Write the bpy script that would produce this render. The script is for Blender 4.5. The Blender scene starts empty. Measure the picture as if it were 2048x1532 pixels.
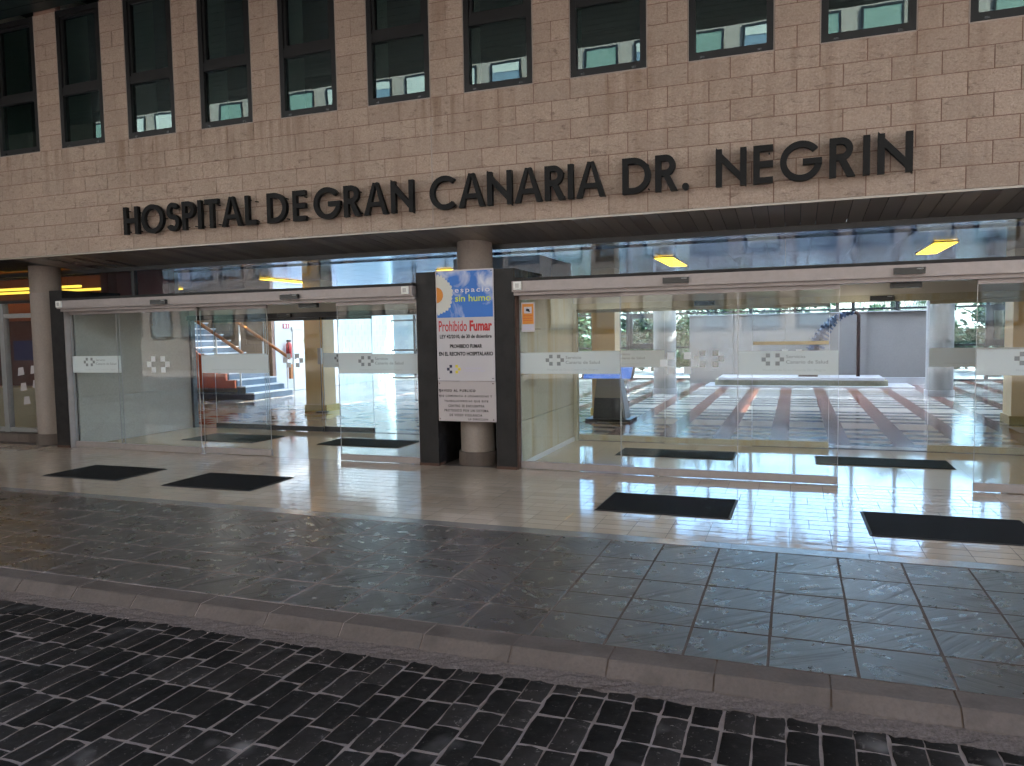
import bpy, math, random
from mathutils import Vector, Matrix
random.seed(7)
sc = bpy.context.scene
COL = sc.collection
PI = math.pi

# ------------------------------------------------------------------ camera
cam_d = bpy.data.cameras.new('camera')
cam = bpy.data.objects.new('camera', cam_d)
COL.objects.link(cam)
# rows: world X, Y, Z axes in camera (right, down, forward) coordinates, from the vanishing points
RW = ((0.9371188, 0.0066707, -0.34894679),
      (0.34858636, -0.06716863, 0.9348668),
      (-0.01720206, -0.99771934, -0.0652703))
m3 = Matrix([[r[0], -r[1], -r[2]] for r in RW])
cam.matrix_world = Matrix.Translation((0, 0, 1.6)) @ m3.to_4x4()
cam_d.sensor_fit = 'HORIZONTAL'
cam_d.sensor_width = 36.0
cam_d.lens = 36.0 * 1517.0 / 2048.0
cam_d.clip_start = 0.05
cam_d.clip_end = 2000
sc.camera = cam

# ------------------------------------------------------------------ world, sun, exposure
SUN_EL, SUN_AZ = math.radians(50), math.radians(58)      # behind and beside the building
world = bpy.data.worlds.new('World')
sc.world = world
world.use_nodes = True
wn = world.node_tree
wn.nodes.clear()
sky = wn.nodes.new('ShaderNodeTexSky')
sky.sky_type = 'NISHITA'
sky.sun_disc = False
sky.sun_elevation = SUN_EL
sky.sun_rotation = SUN_AZ
sky.dust_density = 2.0
bg = wn.nodes.new('ShaderNodeBackground')
bg.inputs['Strength'].default_value = 0.12
wo = wn.nodes.new('ShaderNodeOutputWorld')
wn.links.new(sky.outputs[0], bg.inputs[0])
wn.links.new(bg.outputs[0], wo.inputs[0])

sun_d = bpy.data.lights.new('sun', 'SUN')
sun_d.energy = 4.0
sun_d.angle = math.radians(0.53)
sun_d.color = (1.0, 0.95, 0.86)
sun = bpy.data.objects.new('sun', sun_d)
COL.objects.link(sun)
S = Vector((math.sin(SUN_AZ) * math.cos(SUN_EL), math.cos(SUN_AZ) * math.cos(SUN_EL), math.sin(SUN_EL)))
sun.rotation_euler = S.to_track_quat('Z', 'Y').to_euler()
sun.location = S * 60

vs = sc.view_settings
vs.view_transform = 'Standard'
vs.look = 'None'
vs.exposure = 3.85
vs.gamma = 1.0
vs.use_curve_mapping = False
cy = sc.cycles
cy.use_denoising = True
cy.max_bounces = 7
cy.diffuse_bounces = 4
cy.glossy_bounces = 3
cy.transmission_bounces = 2
cy.use_adaptive_sampling = True
cy.adaptive_threshold = 0.03
cy.transparent_max_bounces = 32
cy.caustics_reflective = False
cy.caustics_refractive = False
cy.sample_clamp_indirect = 6.0
cy.use_light_tree = True

# ------------------------------------------------------------------ materials
MATS = {}


class NT:
    def __init__(s, name):
        s.m = bpy.data.materials.new(name)
        s.m.use_nodes = True
        s.t = s.m.node_tree
        s.t.nodes.clear()
        s.out = s.n('ShaderNodeOutputMaterial')

    def n(s, typ, **kw):
        nd = s.t.nodes.new(typ)
        for k, v in kw.items():
            setattr(nd, k, v)
        return nd

    def l(s, a, b):
        s.t.links.new(a, b)

    def val(s, node, **kw):
        for k, v in kw.items():
            node.inputs[k.replace('_', ' ')].default_value = v

    def math(s, op, a, b=None, clamp=False):
        nd = s.n('ShaderNodeMath', operation=op, use_clamp=clamp)
        for i, x in enumerate((a, b)):
            if x is None:
                continue
            if isinstance(x, (int, float)):
                nd.inputs[i].default_value = x
            else:
                s.l(x, nd.inputs[i])
        return nd.outputs[0]

    def mix(s, f, a, b, blend='MIX'):
        nd = s.n('ShaderNodeMix', data_type='RGBA', blend_type=blend)
        for i, x in ((0, f), (6, a), (7, b)):
            if isinstance(x, (int, float)):
                nd.inputs[i].default_value = x
            elif isinstance(x, tuple):
                nd.inputs[i].default_value = (*x, 1) if len(x) == 3 else x
            else:
                s.l(x, nd.inputs[i])
        return nd.outputs[2]

    def noise(s, vec, scale, detail=4, rough=0.55, dist=0.0):
        nd = s.n('ShaderNodeTexNoise')
        s.val(nd, Scale=scale, Detail=detail, Roughness=rough, Distortion=dist)
        if vec is not None:
            s.l(vec, nd.inputs['Vector'])
        return nd.outputs[0]

    def ramp(s, f, lo, hi, a=0.0, b=1.0):
        nd = s.n('ShaderNodeMapRange')
        s.l(f, nd.inputs[0])
        for i, x in enumerate((lo, hi, a, b)):
            nd.inputs[i + 1].default_value = x
        return nd.outputs[0]

    def pos(s, scale=(1, 1, 1), rnd=0.0, rot=None):
        """world position, stretched; rnd shifts it per object so neighbours differ"""
        g = s.n('ShaderNodeNewGeometry')
        v = g.outputs['Position']
        if rnd:
            oi = s.n('ShaderNodeObjectInfo')
            cb = s.n('ShaderNodeVectorMath', operation='SCALE')
            cx = s.n('ShaderNodeCombineXYZ')
            s.l(oi.outputs['Random'], cx.inputs[0])
            s.l(oi.outputs['Random'], cx.inputs[1])
            s.l(oi.outputs['Random'], cx.inputs[2])
            s.l(cx.outputs[0], cb.inputs[0])
            cb.inputs['Scale'].default_value = rnd
            ad = s.n('ShaderNodeVectorMath', operation='ADD')
            s.l(v, ad.inputs[0])
            s.l(cb.outputs[0], ad.inputs[1])
            v = ad.outputs[0]
        mp = s.n('ShaderNodeMapping')
        s.l(v, mp.inputs[0])
        mp.inputs['Scale'].default_value = scale
        if rot is not None:
            mp.inputs['Rotation'].default_value = rot
        return mp.outputs[0]

    def bump(s, h, strength, dist):
        nd = s.n('ShaderNodeBump')
        nd.inputs['Strength'].default_value = strength
        nd.inputs['Distance'].default_value = dist
        s.l(h, nd.inputs['Height'])
        return nd.outputs[0]

    def bsdf(s, color, rough=0.5, metallic=0.0, normal=None, spec=0.5, coat=0.0):
        b = s.n('ShaderNodeBsdfPrincipled')
        for k, x in (('Base Color', color), ('Roughness', rough), ('Metallic', metallic), ('Specular IOR Level', spec), ('Coat Weight', coat)):
            if isinstance(x, (int, float)):
                b.inputs[k].default_value = x
            elif isinstance(x, tuple):
                b.inputs[k].default_value = (*x, 1)
            else:
                s.l(x, b.inputs[k])
        if normal is not None:
            s.l(normal, b.inputs['Normal'])
        s.l(b.outputs[0], s.out.inputs[0])
        return b


def plain(name, col, rough=0.5, metallic=0.0, var=0.12, scale=6.0, bump=0.0, bscale=60.0, rvar=0.1, spec=0.5, rnd=0.0):
    if name in MATS:
        return MATS[name]
    k = NT(name)
    p = k.pos(rnd=10.0 if rnd else 0.0)
    f = k.noise(p, scale, 5, 0.6)
    c = k.mix(f, tuple(x * (1 - var) for x in col), tuple(min(1, x * (1 + var)) for x in col))
    if rnd:
        oi = k.n('ShaderNodeObjectInfo')
        g = k.ramp(oi.outputs['Random'], 0, 1, 1 - rnd, 1 + rnd)
        c = k.mix(1.0, c, g, 'MULTIPLY')
    r = k.ramp(k.noise(p, scale * 2.3, 4), 0.3, 0.7, max(0.02, rough - rvar * rough), min(1, rough + rvar * rough))
    nrm = None
    if bump:
        nrm = k.bump(k.noise(p, bscale, 6, 0.65), bump, 0.01)
    k.bsdf(c, r, metallic, nrm, spec)
    MATS[name] = k.m
    return k.m


def emit(name, col, strength):
    k = NT(name)
    e = k.n('ShaderNodeEmission')
    e.inputs[0].default_value = (*col, 1)
    e.inputs[1].default_value = strength
    k.l(e.outputs[0], k.out.inputs[0])
    MATS[name] = k.m
    return k.m


def glass(name, tint, refl=0.04, rough=0.0, dirt=0.02, bumpy=0.0, mirror=(0.95, 0.98, 1.0)):
    k = NT(name)
    lw = k.n('ShaderNodeLayerWeight')
    lw.inputs[0].default_value = 0.5
    f = k.math('POWER', lw.outputs['Facing'], 5.0)
    f = k.math('MULTIPLY', f, 1 - refl)
    f = k.math('ADD', f, refl, True)
    tr = k.n('ShaderNodeBsdfTransparent')
    tr.inputs[0].default_value = (*tint, 1)
    gl = k.n('ShaderNodeBsdfGlossy')
    gl.inputs['Roughness'].default_value = rough
    gl.inputs[0].default_value = (*mirror, 1)
    if bumpy:
        nb = k.bump(k.noise(k.pos(), 1.7, 2), bumpy, 0.02)
        k.l(nb, gl.inputs['Normal'])
    mx = k.n('ShaderNodeMixShader')
    k.l(f, mx.inputs[0])
    k.l(tr.outputs[0], mx.inputs[1])
    k.l(gl.outputs[0], mx.inputs[2])
    df = k.n('ShaderNodeBsdfDiffuse')
    df.inputs[0].default_value = (0.6, 0.63, 0.62, 1)
    dn = k.ramp(k.noise(k.pos(), 3.0, 6, 0.7), 0.45, 0.8, dirt * 0.5, dirt * 2.5)
    m2 = k.n('ShaderNodeMixShader')
    k.l(dn, m2.inputs[0])
    k.l(mx.outputs[0], m2.inputs[1])
    k.l(df.outputs[0], m2.inputs[2])
    k.l(m2.outputs[0], k.out.inputs[0])
    MATS[name] = k.m
    return k.m


def frosted(name, col, alpha, through=0.5):
    k = NT(name)
    tr = k.n('ShaderNodeBsdfTransparent')
    tl = k.n('ShaderNodeBsdfTranslucent')
    tl.inputs[0].default_value = (*col, 1)
    df = k.n('ShaderNodeBsdfDiffuse')
    df.inputs[0].default_value = (*col, 1)
    a = k.n('ShaderNodeMixShader')
    a.inputs[0].default_value = through
    k.l(df.outputs[0], a.inputs[1])
    k.l(tl.outputs[0], a.inputs[2])
    b = k.n('ShaderNodeMixShader')
    b.inputs[0].default_value = alpha
    k.l(tr.outputs[0], b.inputs[1])
    k.l(a.outputs[0], b.inputs[2])
    k.l(b.outputs[0], k.out.inputs[0])
    MATS[name] = k.m
    return k.m


def stone_material():
    k = NT('split_stone')
    p = k.pos()
    big = k.noise(p, 0.9, 4, 0.6)
    c = k.mix(big, (0.52, 0.41, 0.34), (0.61, 0.50, 0.42))
    oi = k.n('ShaderNodeObjectInfo')
    rnd = oi.outputs['Random']
    c = k.mix(k.ramp(rnd, 0, 1, 0.0, 0.35), c, (0.55, 0.415, 0.34))
    c = k.mix(1.0, c, k.ramp(k.math('FRACT', k.math('MULTIPLY', rnd, 17.3)), 0, 1, 0.90, 1.06), 'MULTIPLY')
    grain = k.noise(p, 55, 6, 0.7)
    c = k.mix(k.ramp(grain, 0.3, 0.7, 0, 0.75), c, (0.34, 0.245, 0.195))
    # rusty rain streaks running down
    st = k.noise(k.pos(scale=(5.5, 1, 0.35)), 1.0, 5, 0.62)
    st2 = k.noise(k.pos(scale=(1.1, 1, 0.8)), 1.0, 3, 0.5)
    f = k.math('MULTIPLY', k.ramp(st, 0.50, 0.72, 0, 1), k.ramp(st2, 0.42, 0.62, 0, 1))
    c = k.mix(k.math('MULTIPLY', f, 0.45), c, (0.25, 0.15, 0.095))
    # drips below the sills
    sp = k.n('ShaderNodeSeparateXYZ')
    k.l(k.n('ShaderNodeNewGeometry').outputs['Position'], sp.inputs[0])
    dr = k.noise(k.pos(scale=(9, 1, 0.5)), 1.0, 4, 0.6)
    below = k.math('MULTIPLY', k.ramp(sp.outputs[2], 3.45, 4.18, 0, 1), k.ramp(sp.outputs[2], 4.2, 4.22, 1, 0))
    c = k.mix(k.math('MULTIPLY', k.math('MULTIPLY', k.ramp(dr, 0.47, 0.66, 0, 1), below), k.ramp(k.noise(k.pos(scale=(0.8, 1, 0.1)), 1.0, 2), 0.42, 0.62, 0.1, 0.7)), c, (0.22, 0.13, 0.08))
    vein = k.noise(k.pos(scale=(3, 3, 9)), 2.2, 6, 0.75, 1.2)
    c = k.mix(k.ramp(vein, 0.56, 0.66, 0, 0.6), c, (0.17, 0.115, 0.09))
    h1 = k.noise(k.pos(scale=(1, 1, 1.5)), 16, 8, 0.72, 0.8)
    h2 = k.noise(k.pos(scale=(1, 1, 2.4), rot=(0, 0.5, 0)), 42, 5, 0.7)
    h = k.math('ADD', h1, k.math('MULTIPLY', h2, 0.45))
    k.bsdf(c, 0.85, 0, k.bump(h, 1.0, 0.038), 0.25)
    MATS['split_stone'] = k.m


def slate_material():
    k = NT('slate')
    oi = k.n('ShaderNodeObjectInfo')
    rnd = oi.outputs['Random']
    # riven grain: every slab turned its own way, most of them alike
    g = k.n('ShaderNodeNewGeometry')
    vr = k.n('ShaderNodeVectorRotate', rotation_type='Z_AXIS')
    k.l(g.outputs['Position'], vr.inputs['Vector'])
    turn = k.math('MULTIPLY', k.ramp(rnd, 0.78, 0.80, 0, 1), 1.3)
    wob = k.math('MULTIPLY', k.math('FRACT', k.math('MULTIPLY', rnd, 31.7)), 0.5)
    k.l(k.math('ADD', k.math('ADD', turn, wob), -1.0), vr.inputs['Angle'])
    def st(sx, sy):
        m = k.n('ShaderNodeMapping')
        k.l(vr.outputs[0], m.inputs[0])
        m.inputs['Scale'].default_value = (sx, sy, 1)
        ad = k.n('ShaderNodeVectorMath', operation='ADD')
        cb = k.n('ShaderNodeCombineXYZ')
        k.l(k.math('MULTIPLY', rnd, 37.0), cb.inputs[2])
        k.l(m.outputs[0], ad.inputs[0])
        k.l(cb.outputs[0], ad.inputs[1])
        return ad.outputs[0]
    ridge = k.noise(st(0.8, 15), 2.2, 6, 0.55, 0.2)
    fine = k.noise(st(3, 40), 2.6, 5, 0.7, 0.3)
    lump = k.noise(st(2.2, 5), 3.0, 4, 0.55, 0.8)
    grain = k.noise(k.pos(), 75, 4, 0.7)
    p = k.pos(rnd=23.0)
    c = k.mix(k.noise(p, 5.0, 6, 0.65), (0.027, 0.0262, 0.027), (0.052, 0.049, 0.048))
    c = k.mix(k.ramp(rnd, 0, 1, 0, 0.4), c, (0.038, 0.034, 0.032))
    c = k.mix(k.ramp(fine, 0.60, 0.72, 0, 0.30), c, (0.10, 0.085, 0.072))
    crack = k.ramp(ridge, 0.36, 0.44, 1, 0)
    c = k.mix(k.math('MULTIPLY', crack, 0.7), c, (0.016, 0.014, 0.013))
    h = k.math('ADD', k.math('MULTIPLY', ridge, 1.0), k.math('MULTIPLY', fine, 0.30))
    h = k.math('ADD', h, k.math('MULTIPLY', grain, 0.18))
    h = k.math('ADD', h, k.math('MULTIPLY', lump, 0.25))
    sx_ = k.n('ShaderNodeSeparateXYZ')
    k.l(g.outputs['Position'], sx_.inputs[0])
    # slabs towards the far end are worn smoother by footfall
    h = k.math('MULTIPLY', h, k.ramp(sx_.outputs[0], -4.5, -1.0, 0.15, 1.0))
    r = k.math('ADD', k.ramp(k.noise(p, 9, 5), 0.3, 0.7, 0.23, 0.38), k.math('MULTIPLY', crack, 0.25))
    sb = k.bsdf(c, r, 0, k.bump(h, 0.7, 0.0085), 1.0)
    sb.inputs['IOR'].default_value = 2.0
    MATS['slate'] = k.m


def sett_material():
    k = NT('black_sett')
    oi = k.n('ShaderNodeObjectInfo')
    rnd = oi.outputs['Random']
    p = k.pos(rnd=13.0)
    c = k.mix(k.noise(p, 10, 6, 0.65), (0.0042, 0.0036, 0.0034), (0.0145, 0.012, 0.0112))
    scuff = k.noise(k.pos(), 21, 8, 0.75, 0.5)
    c = k.mix(k.ramp(scuff, 0.58, 0.70, 0, 0.8), c, (0.095, 0.083, 0.077))
    speck = k.noise(k.pos(), 62, 2, 0.5)
    c = k.mix(k.ramp(speck, 0.71, 0.75, 0, 0.8), c, (0.17, 0.155, 0.145))
    spot = k.noise(k.pos(), 3.1, 3, 0.5)
    c = k.mix(k.ramp(spot, 0.62, 0.72, 0, 0.5), c, (0.09, 0.082, 0.08))
    c = k.mix(1.0, c, k.ramp(k.math('POWER', rnd, 2.0), 0, 1, 0.6, 2.4), 'MULTIPLY')
    h = k.math('ADD', k.noise(p, 26, 6, 0.7), k.math('MULTIPLY', k.noise(p, 7, 3), 0.8))
    k.bsdf(c, k.ramp(k.noise(p, 17, 5), 0.3, 0.7, 0.72, 0.95), 0, k.bump(h, 0.5, 0.006), 0.15)
    MATS['black_sett'] = k.m


def marble_material():
    k = NT('cream_marble')
    oi = k.n('ShaderNodeObjectInfo')
    p = k.pos(rnd=6.0)
    c = k.mix(k.noise(p, 4.0, 6, 0.65, 1.0), (0.47, 0.37, 0.295), (0.60, 0.50, 0.41))
    c = k.mix(k.ramp(k.noise(k.pos(), 1.3, 4), 0.55, 0.72, 0, 0.4), c, (0.30, 0.20, 0.13))
    c = k.mix(1.0, c, k.ramp(oi.outputs['Random'], 0, 1, 0.86, 1.08), 'MULTIPLY')
    h = k.noise(k.pos(scale=(1, 1.6, 1)), 7, 3, 0.5)
    k.bsdf(c, k.ramp(k.noise(k.pos(), 5, 5), 0.35, 0.7, 0.05, 0.12), 0, k.bump(h, 0.05, 0.02), 1.0)
    MATS['cream_marble'] = k.m


def concrete(name, a, b, pits=True, stain=None, rough=0.8):
    k = NT(name)
    p = k.pos()
    c = k.mix(k.noise(p, 1.6, 6, 0.65), a, b)
    c = k.mix(k.ramp(k.noise(p, 48, 5, 0.75), 0.42, 0.7, 0, 0.35), c, tuple(x * 0.6 for x in a))
    if stain:
        st = k.noise(k.pos(scale=(4, 4, 0.3)), 1.2, 4)
        c = k.mix(k.ramp(st, 0.5, 0.7, 0, 0.6), c, stain)
    if pits:
        pt = k.noise(k.pos(scale=(1, 1, 0.8)), 17, 6, 0.7, 1.0)
        c = k.mix(k.ramp(pt, 0.67, 0.73, 0, 0.6), c, (0.08, 0.08, 0.07))
    k.bsdf(c, rough, 0, k.bump(k.noise(p, 35, 6, 0.7), 0.25, 0.01), 0.35)
    MATS[name] = k.m


stone_material()
slate_material()
sett_material()
marble_material()
concrete('vestibule_concrete', (0.33, 0.325, 0.30), (0.47, 0.46, 0.43))
concrete('stained_concrete', (0.42, 0.40, 0.31), (0.52, 0.49, 0.38), True, (0.40, 0.29, 0.12))
concrete('column_concrete', (0.225, 0.185, 0.165), (0.285, 0.24, 0.215), False)
concrete('dim_column', (0.27, 0.27, 0.265), (0.35, 0.345, 0.335), False)
concrete('lobby_wall_stone', (0.165, 0.155, 0.148), (0.21, 0.197, 0.188), False)
concrete('kerb_stone', (0.075, 0.058, 0.05), (0.145, 0.114, 0.101), True, (0.055, 0.043, 0.038), 0.85)
concrete('plain_render', (0.58, 0.55, 0.50), (0.68, 0.65, 0.60), False)
plain('gutter', (0.11, 0.088, 0.082), 0.95, 0, 0.85, 70, 1.0, 120, spec=0.2)
plain('wing_plaster', (0.10, 0.09, 0.085), 0.8, 0, 0.2, 2)
plain('mortar', (0.25, 0.155, 0.12), 0.95, 0, 0.25, 9, 0.5)
def grout_material():
    k = NT('grout')
    sp = k.n('ShaderNodeSeparateXYZ')
    k.l(k.n('ShaderNodeNewGeometry').outputs['Position'], sp.inputs[0])
    n = k.noise(k.pos(), 9, 5, 0.65)
    # joint colour runs from dark at the near end to pale at the far end
    c = k.mix(k.ramp(sp.outputs[0], -2.6, -1.0, 0, 1), (0.34, 0.275, 0.255), (0.10, 0.073, 0.061))
    c = k.mix(1.0, c, k.ramp(n, 0.25, 0.75, 0.7, 1.25), 'MULTIPLY')
    k.bsdf(c, 0.95, 0, k.bump(k.noise(k.pos(), 90, 4), 0.4, 0.006), 0.2)
    MATS['grout'] = k.m


grout_material()
plain('sett_joint', (0.19, 0.15, 0.138), 0.95, 0, 0.35, 15, 0.7)
plain('tile_grout', (0.06, 0.045, 0.04), 0.8, 0, 0.2, 9)
plain('granite', (0.20, 0.19, 0.185), 0.14, 0, 0.3, 60, 0.1, 90, rnd=0.08)
plain('letter_metal', (0.0045, 0.0042, 0.0045), 0.6, 0.0, 0.3, 20, 0.1, spec=0.2)
plain('frame_black', (0.0045, 0.0043, 0.0052), 0.42, 0.0, 0.3, 8, spec=0.3)
plain('corten', (0.0085, 0.0073, 0.0078), 0.5, 0.0, 0.45, 3.5, 0.12, 30, 0.3, spec=0.3)
plain('rust', (0.06, 0.028, 0.018), 0.8, 0, 0.4, 12)
plain('sealant', (0.36, 0.30, 0.27), 0.8, 0, 0.2, 9)
plain('aluminium', (0.28, 0.245, 0.24), 0.42, 0.35, 0.16, 14, 0.06, 80, 0.2)
plain('grey_aluminium', (0.36, 0.36, 0.36), 0.38, 0.6, 0.15, 9)
plain('dark_aluminium', (0.022, 0.024, 0.028), 0.35, 0.1, 0.15, 9)
plain('sensor_black', (0.006, 0.006, 0.007), 0.25, 0, 0.2, 9)
plain('white_plastic', (0.66, 0.66, 0.64), 0.4, 0, 0.05, 6)
plain('white_wall', (0.56, 0.57, 0.57), 0.7, 0, 0.05, 3)
plain('mat_rubber', (0.0085, 0.0082, 0.009), 0.95, 0, 0.35, 40, 0.8, 400, spec=0.15)
plain('mat_edge', (0.022, 0.022, 0.023), 0.55, 0, 0.2, 30)
plain('inner_mat', (0.035, 0.048, 0.045), 0.95, 0, 0.3, 40, 0.8, 400, spec=0.15)
plain('soffit_metal', (0.27, 0.235, 0.20), 0.24, 0.0, 0.08, 2, rvar=0.03, rnd=0.15, spec=1.0)
plain('ceiling_metal', (0.05, 0.062, 0.088), 0.16, 0.8, 0.08, 2, 0.05, 3)
plain('vestibule_ceiling', (0.60, 0.575, 0.52), 0.6, 0, 0.05, 2)
plain('canopy_teal', (0.020, 0.036, 0.038), 0.4, 0.2, 0.15, 2, rnd=0.12)
plain('orange_wall', (0.20, 0.055, 0.03), 0.6, 0, 0.1, 3)
plain('dark_red_wall', (0.07, 0.018, 0.014), 0.6, 0, 0.2, 3)
plain('wood_rail', (0.38, 0.135, 0.035), 0.35, 0, 0.2, 8)
plain('brown_block', (0.36, 0.235, 0.14), 0.8, 0, 0.15, 4, 0.3, 30, rnd=0.06)
plain('pale_block', (0.66, 0.66, 0.62), 0.8, 0, 0.08, 4, 0.3, 30, rnd=0.04)
plain('green_wall', (0.50, 0.60, 0.57), 0.5, 0, 0.08, 9, 0.2, 40)
plain('stair_blue', (0.12, 0.17, 0.22), 0.5, 0, 0.15, 9)
plain('stair_white', (0.62, 0.64, 0.66), 0.5, 0, 0.08, 9)
plain('stair_orange', (0.55, 0.12, 0.04), 0.5, 0, 0.1, 9)
plain('yellow_paint', (0.72, 0.58, 0.32), 0.45, 0, 0.06, 3)
plain('brass', (0.55, 0.42, 0.16), 0.3, 0.8, 0.15, 9)
plain('red_paint', (0.45, 0.02, 0.02), 0.35, 0, 0.1, 9)
plain('sign_white', (0.44, 0.415, 0.44), 0.35, 0, 0.03, 3)
plain('sign_cream', (0.40, 0.355, 0.36), 0.4, 0, 0.03, 3)
plain('print_black', (0.006, 0.006, 0.007), 0.6, spec=0.2)
plain('print_red', (0.42, 0.008, 0.014), 0.45)
plain('print_white', (0.62, 0.62, 0.66), 0.45)
plain('print_lime', (0.50, 0.62, 0.06), 0.45)
plain('print_navy', (0.015, 0.015, 0.05), 0.45)
plain('print_yellow', (0.62, 0.50, 0.03), 0.45)
plain('print_lilac', (0.42, 0.40, 0.55), 0.45)
plain('print_orange', (0.55, 0.19, 0.012), 0.45)
plain('print_grey', (0.22, 0.23, 0.24), 0.5)
plain('print_pale', (0.50, 0.53, 0.54), 0.5)
plain('petal', (0.52, 0.52, 0.48), 0.5, 0, 0.1, 60)
plain('kiosk_tan', (0.36, 0.31, 0.23), 0.35, 0.3, 0.06, 2)
plain('kiosk_dark', (0.06, 0.06, 0.06), 0.3, 0.3, 0.06, 2)
plain('bronze_blue', (0.035, 0.055, 0.10), 0.4, 0.3, 0.3, 12)
plain('dark_bronze', (0.045, 0.025, 0.022), 0.4, 0.5, 0.3, 12)
plain('plinth_stone', (0.36, 0.36, 0.38), 0.3, 0, 0.12, 5)
plain('stone_rubble', (0.30, 0.28, 0.20), 0.7, 0, 0.35, 14, 0.5)
plain('window_room', (0.014, 0.018, 0.018), 0.8, 0, 0.1, 2)
plain('window_jamb', (0.50, 0.53, 0.44), 0.7, 0, 0.08, 3)
plain('opposite_wall', (0.20, 0.172, 0.15), 0.7, 0, 0.08, 1)
plain('blind_pale', (0.34, 0.36, 0.33), 0.6, 0, 0.1, 3)
plain('opp_glass', (0.10, 0.14, 0.17), 0.08, 0.0, 0.1, 2, spec=1.0)
plain('blind_green', (0.11, 0.17, 0.14), 0.5, 0, 0.1, 3)
plain('forecourt', (0.15, 0.13, 0.122), 0.9, 0, 0.2, 2)
plain('asphalt', (0.05, 0.05, 0.05), 0.9, 0, 0.2, 6)
plain('garden_paving', (0.44, 0.42, 0.38), 0.8, 0, 0.1, 2)
plain('bark', (0.10, 0.075, 0.05), 0.9, 0, 0.3, 20, 0.5)
plain('leaf', (0.06, 0.11, 0.025), 0.55, 0, 0.45, 1.2)
plain('leaf_dark', (0.035, 0.07, 0.02), 0.55, 0, 0.45, 1.2)
plain('palm_leaf', (0.08, 0.13, 0.05), 0.5, 0, 0.3, 2)
plain('tile_cream', (0.50, 0.445, 0.375), 0.12, 0, 0.07, 3, spec=0.35)
plain('tile_grey', (0.07, 0.08, 0.10), 0.12, 0, 0.15, 3, spec=0.35)
plain('tile_red', (0.17, 0.072, 0.05), 0.12, 0, 0.12, 3, spec=0.35)
plain('vestibule_marble', (0.58, 0.50, 0.38), 0.07, 0, 0.10, 3)
plain('screen_bezel', (0.02, 0.02, 0.022), 0.3)
glass('door_glass', (0.965, 0.983, 0.985), 0.024, 0.0, 0.001, 0.03)
glass('upper_glass', (0.74, 0.82, 0.93), 0.025, 0.0, 0.004, 0.05)
glass('window_glass', (0.36, 0.47, 0.46), 0.12, 0.0, 0.002, 0.02, (0.75, 0.95, 0.93))
glass('back_glass', (0.62, 0.73, 0.80), 0.04, 0.0, 0.0)
frosted('frost_band', (0.82, 0.86, 0.87), 0.80)
frosted('added_skylight', (0.74, 0.83, 0.94), 0.97, 0.8)  # for the roof panels added out of view to brighten the lobby
frosted('frost_square', (0.90, 0.91, 0.93), 0.92)
emit('lamp_warm', (1.0, 0.50, 0.02), 0.8)
emit('lamp_tube', (1.0, 0.55, 0.05), 0.22)
emit('lamp_white', (1.0, 0.93, 0.80), 4.0)
emit('kiosk_screen', (0.02, 0.13, 0.50), 0.09)


def sky_print():
    k = NT('sky_print')
    g = k.n('ShaderNodeNewGeometry')
    mp = k.n('ShaderNodeMapping')
    k.l(g.outputs['Position'], mp.inputs[0])
    mp.inputs['Location'].default_value = (0.55, 0, 0.35)
    n = k.noise(mp.outputs[0], 3.6, 6, 0.52, 0.6)
    c = k.mix(k.ramp(n, 0.46, 0.64, 0, 1), (0.008, 0.13, 0.50), (0.58, 0.60, 0.68))
    k.bsdf(c, 0.35)
    MATS['sky_print'] = k.m


sky_print()

# ------------------------------------------------------------------ mesh helpers


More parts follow.
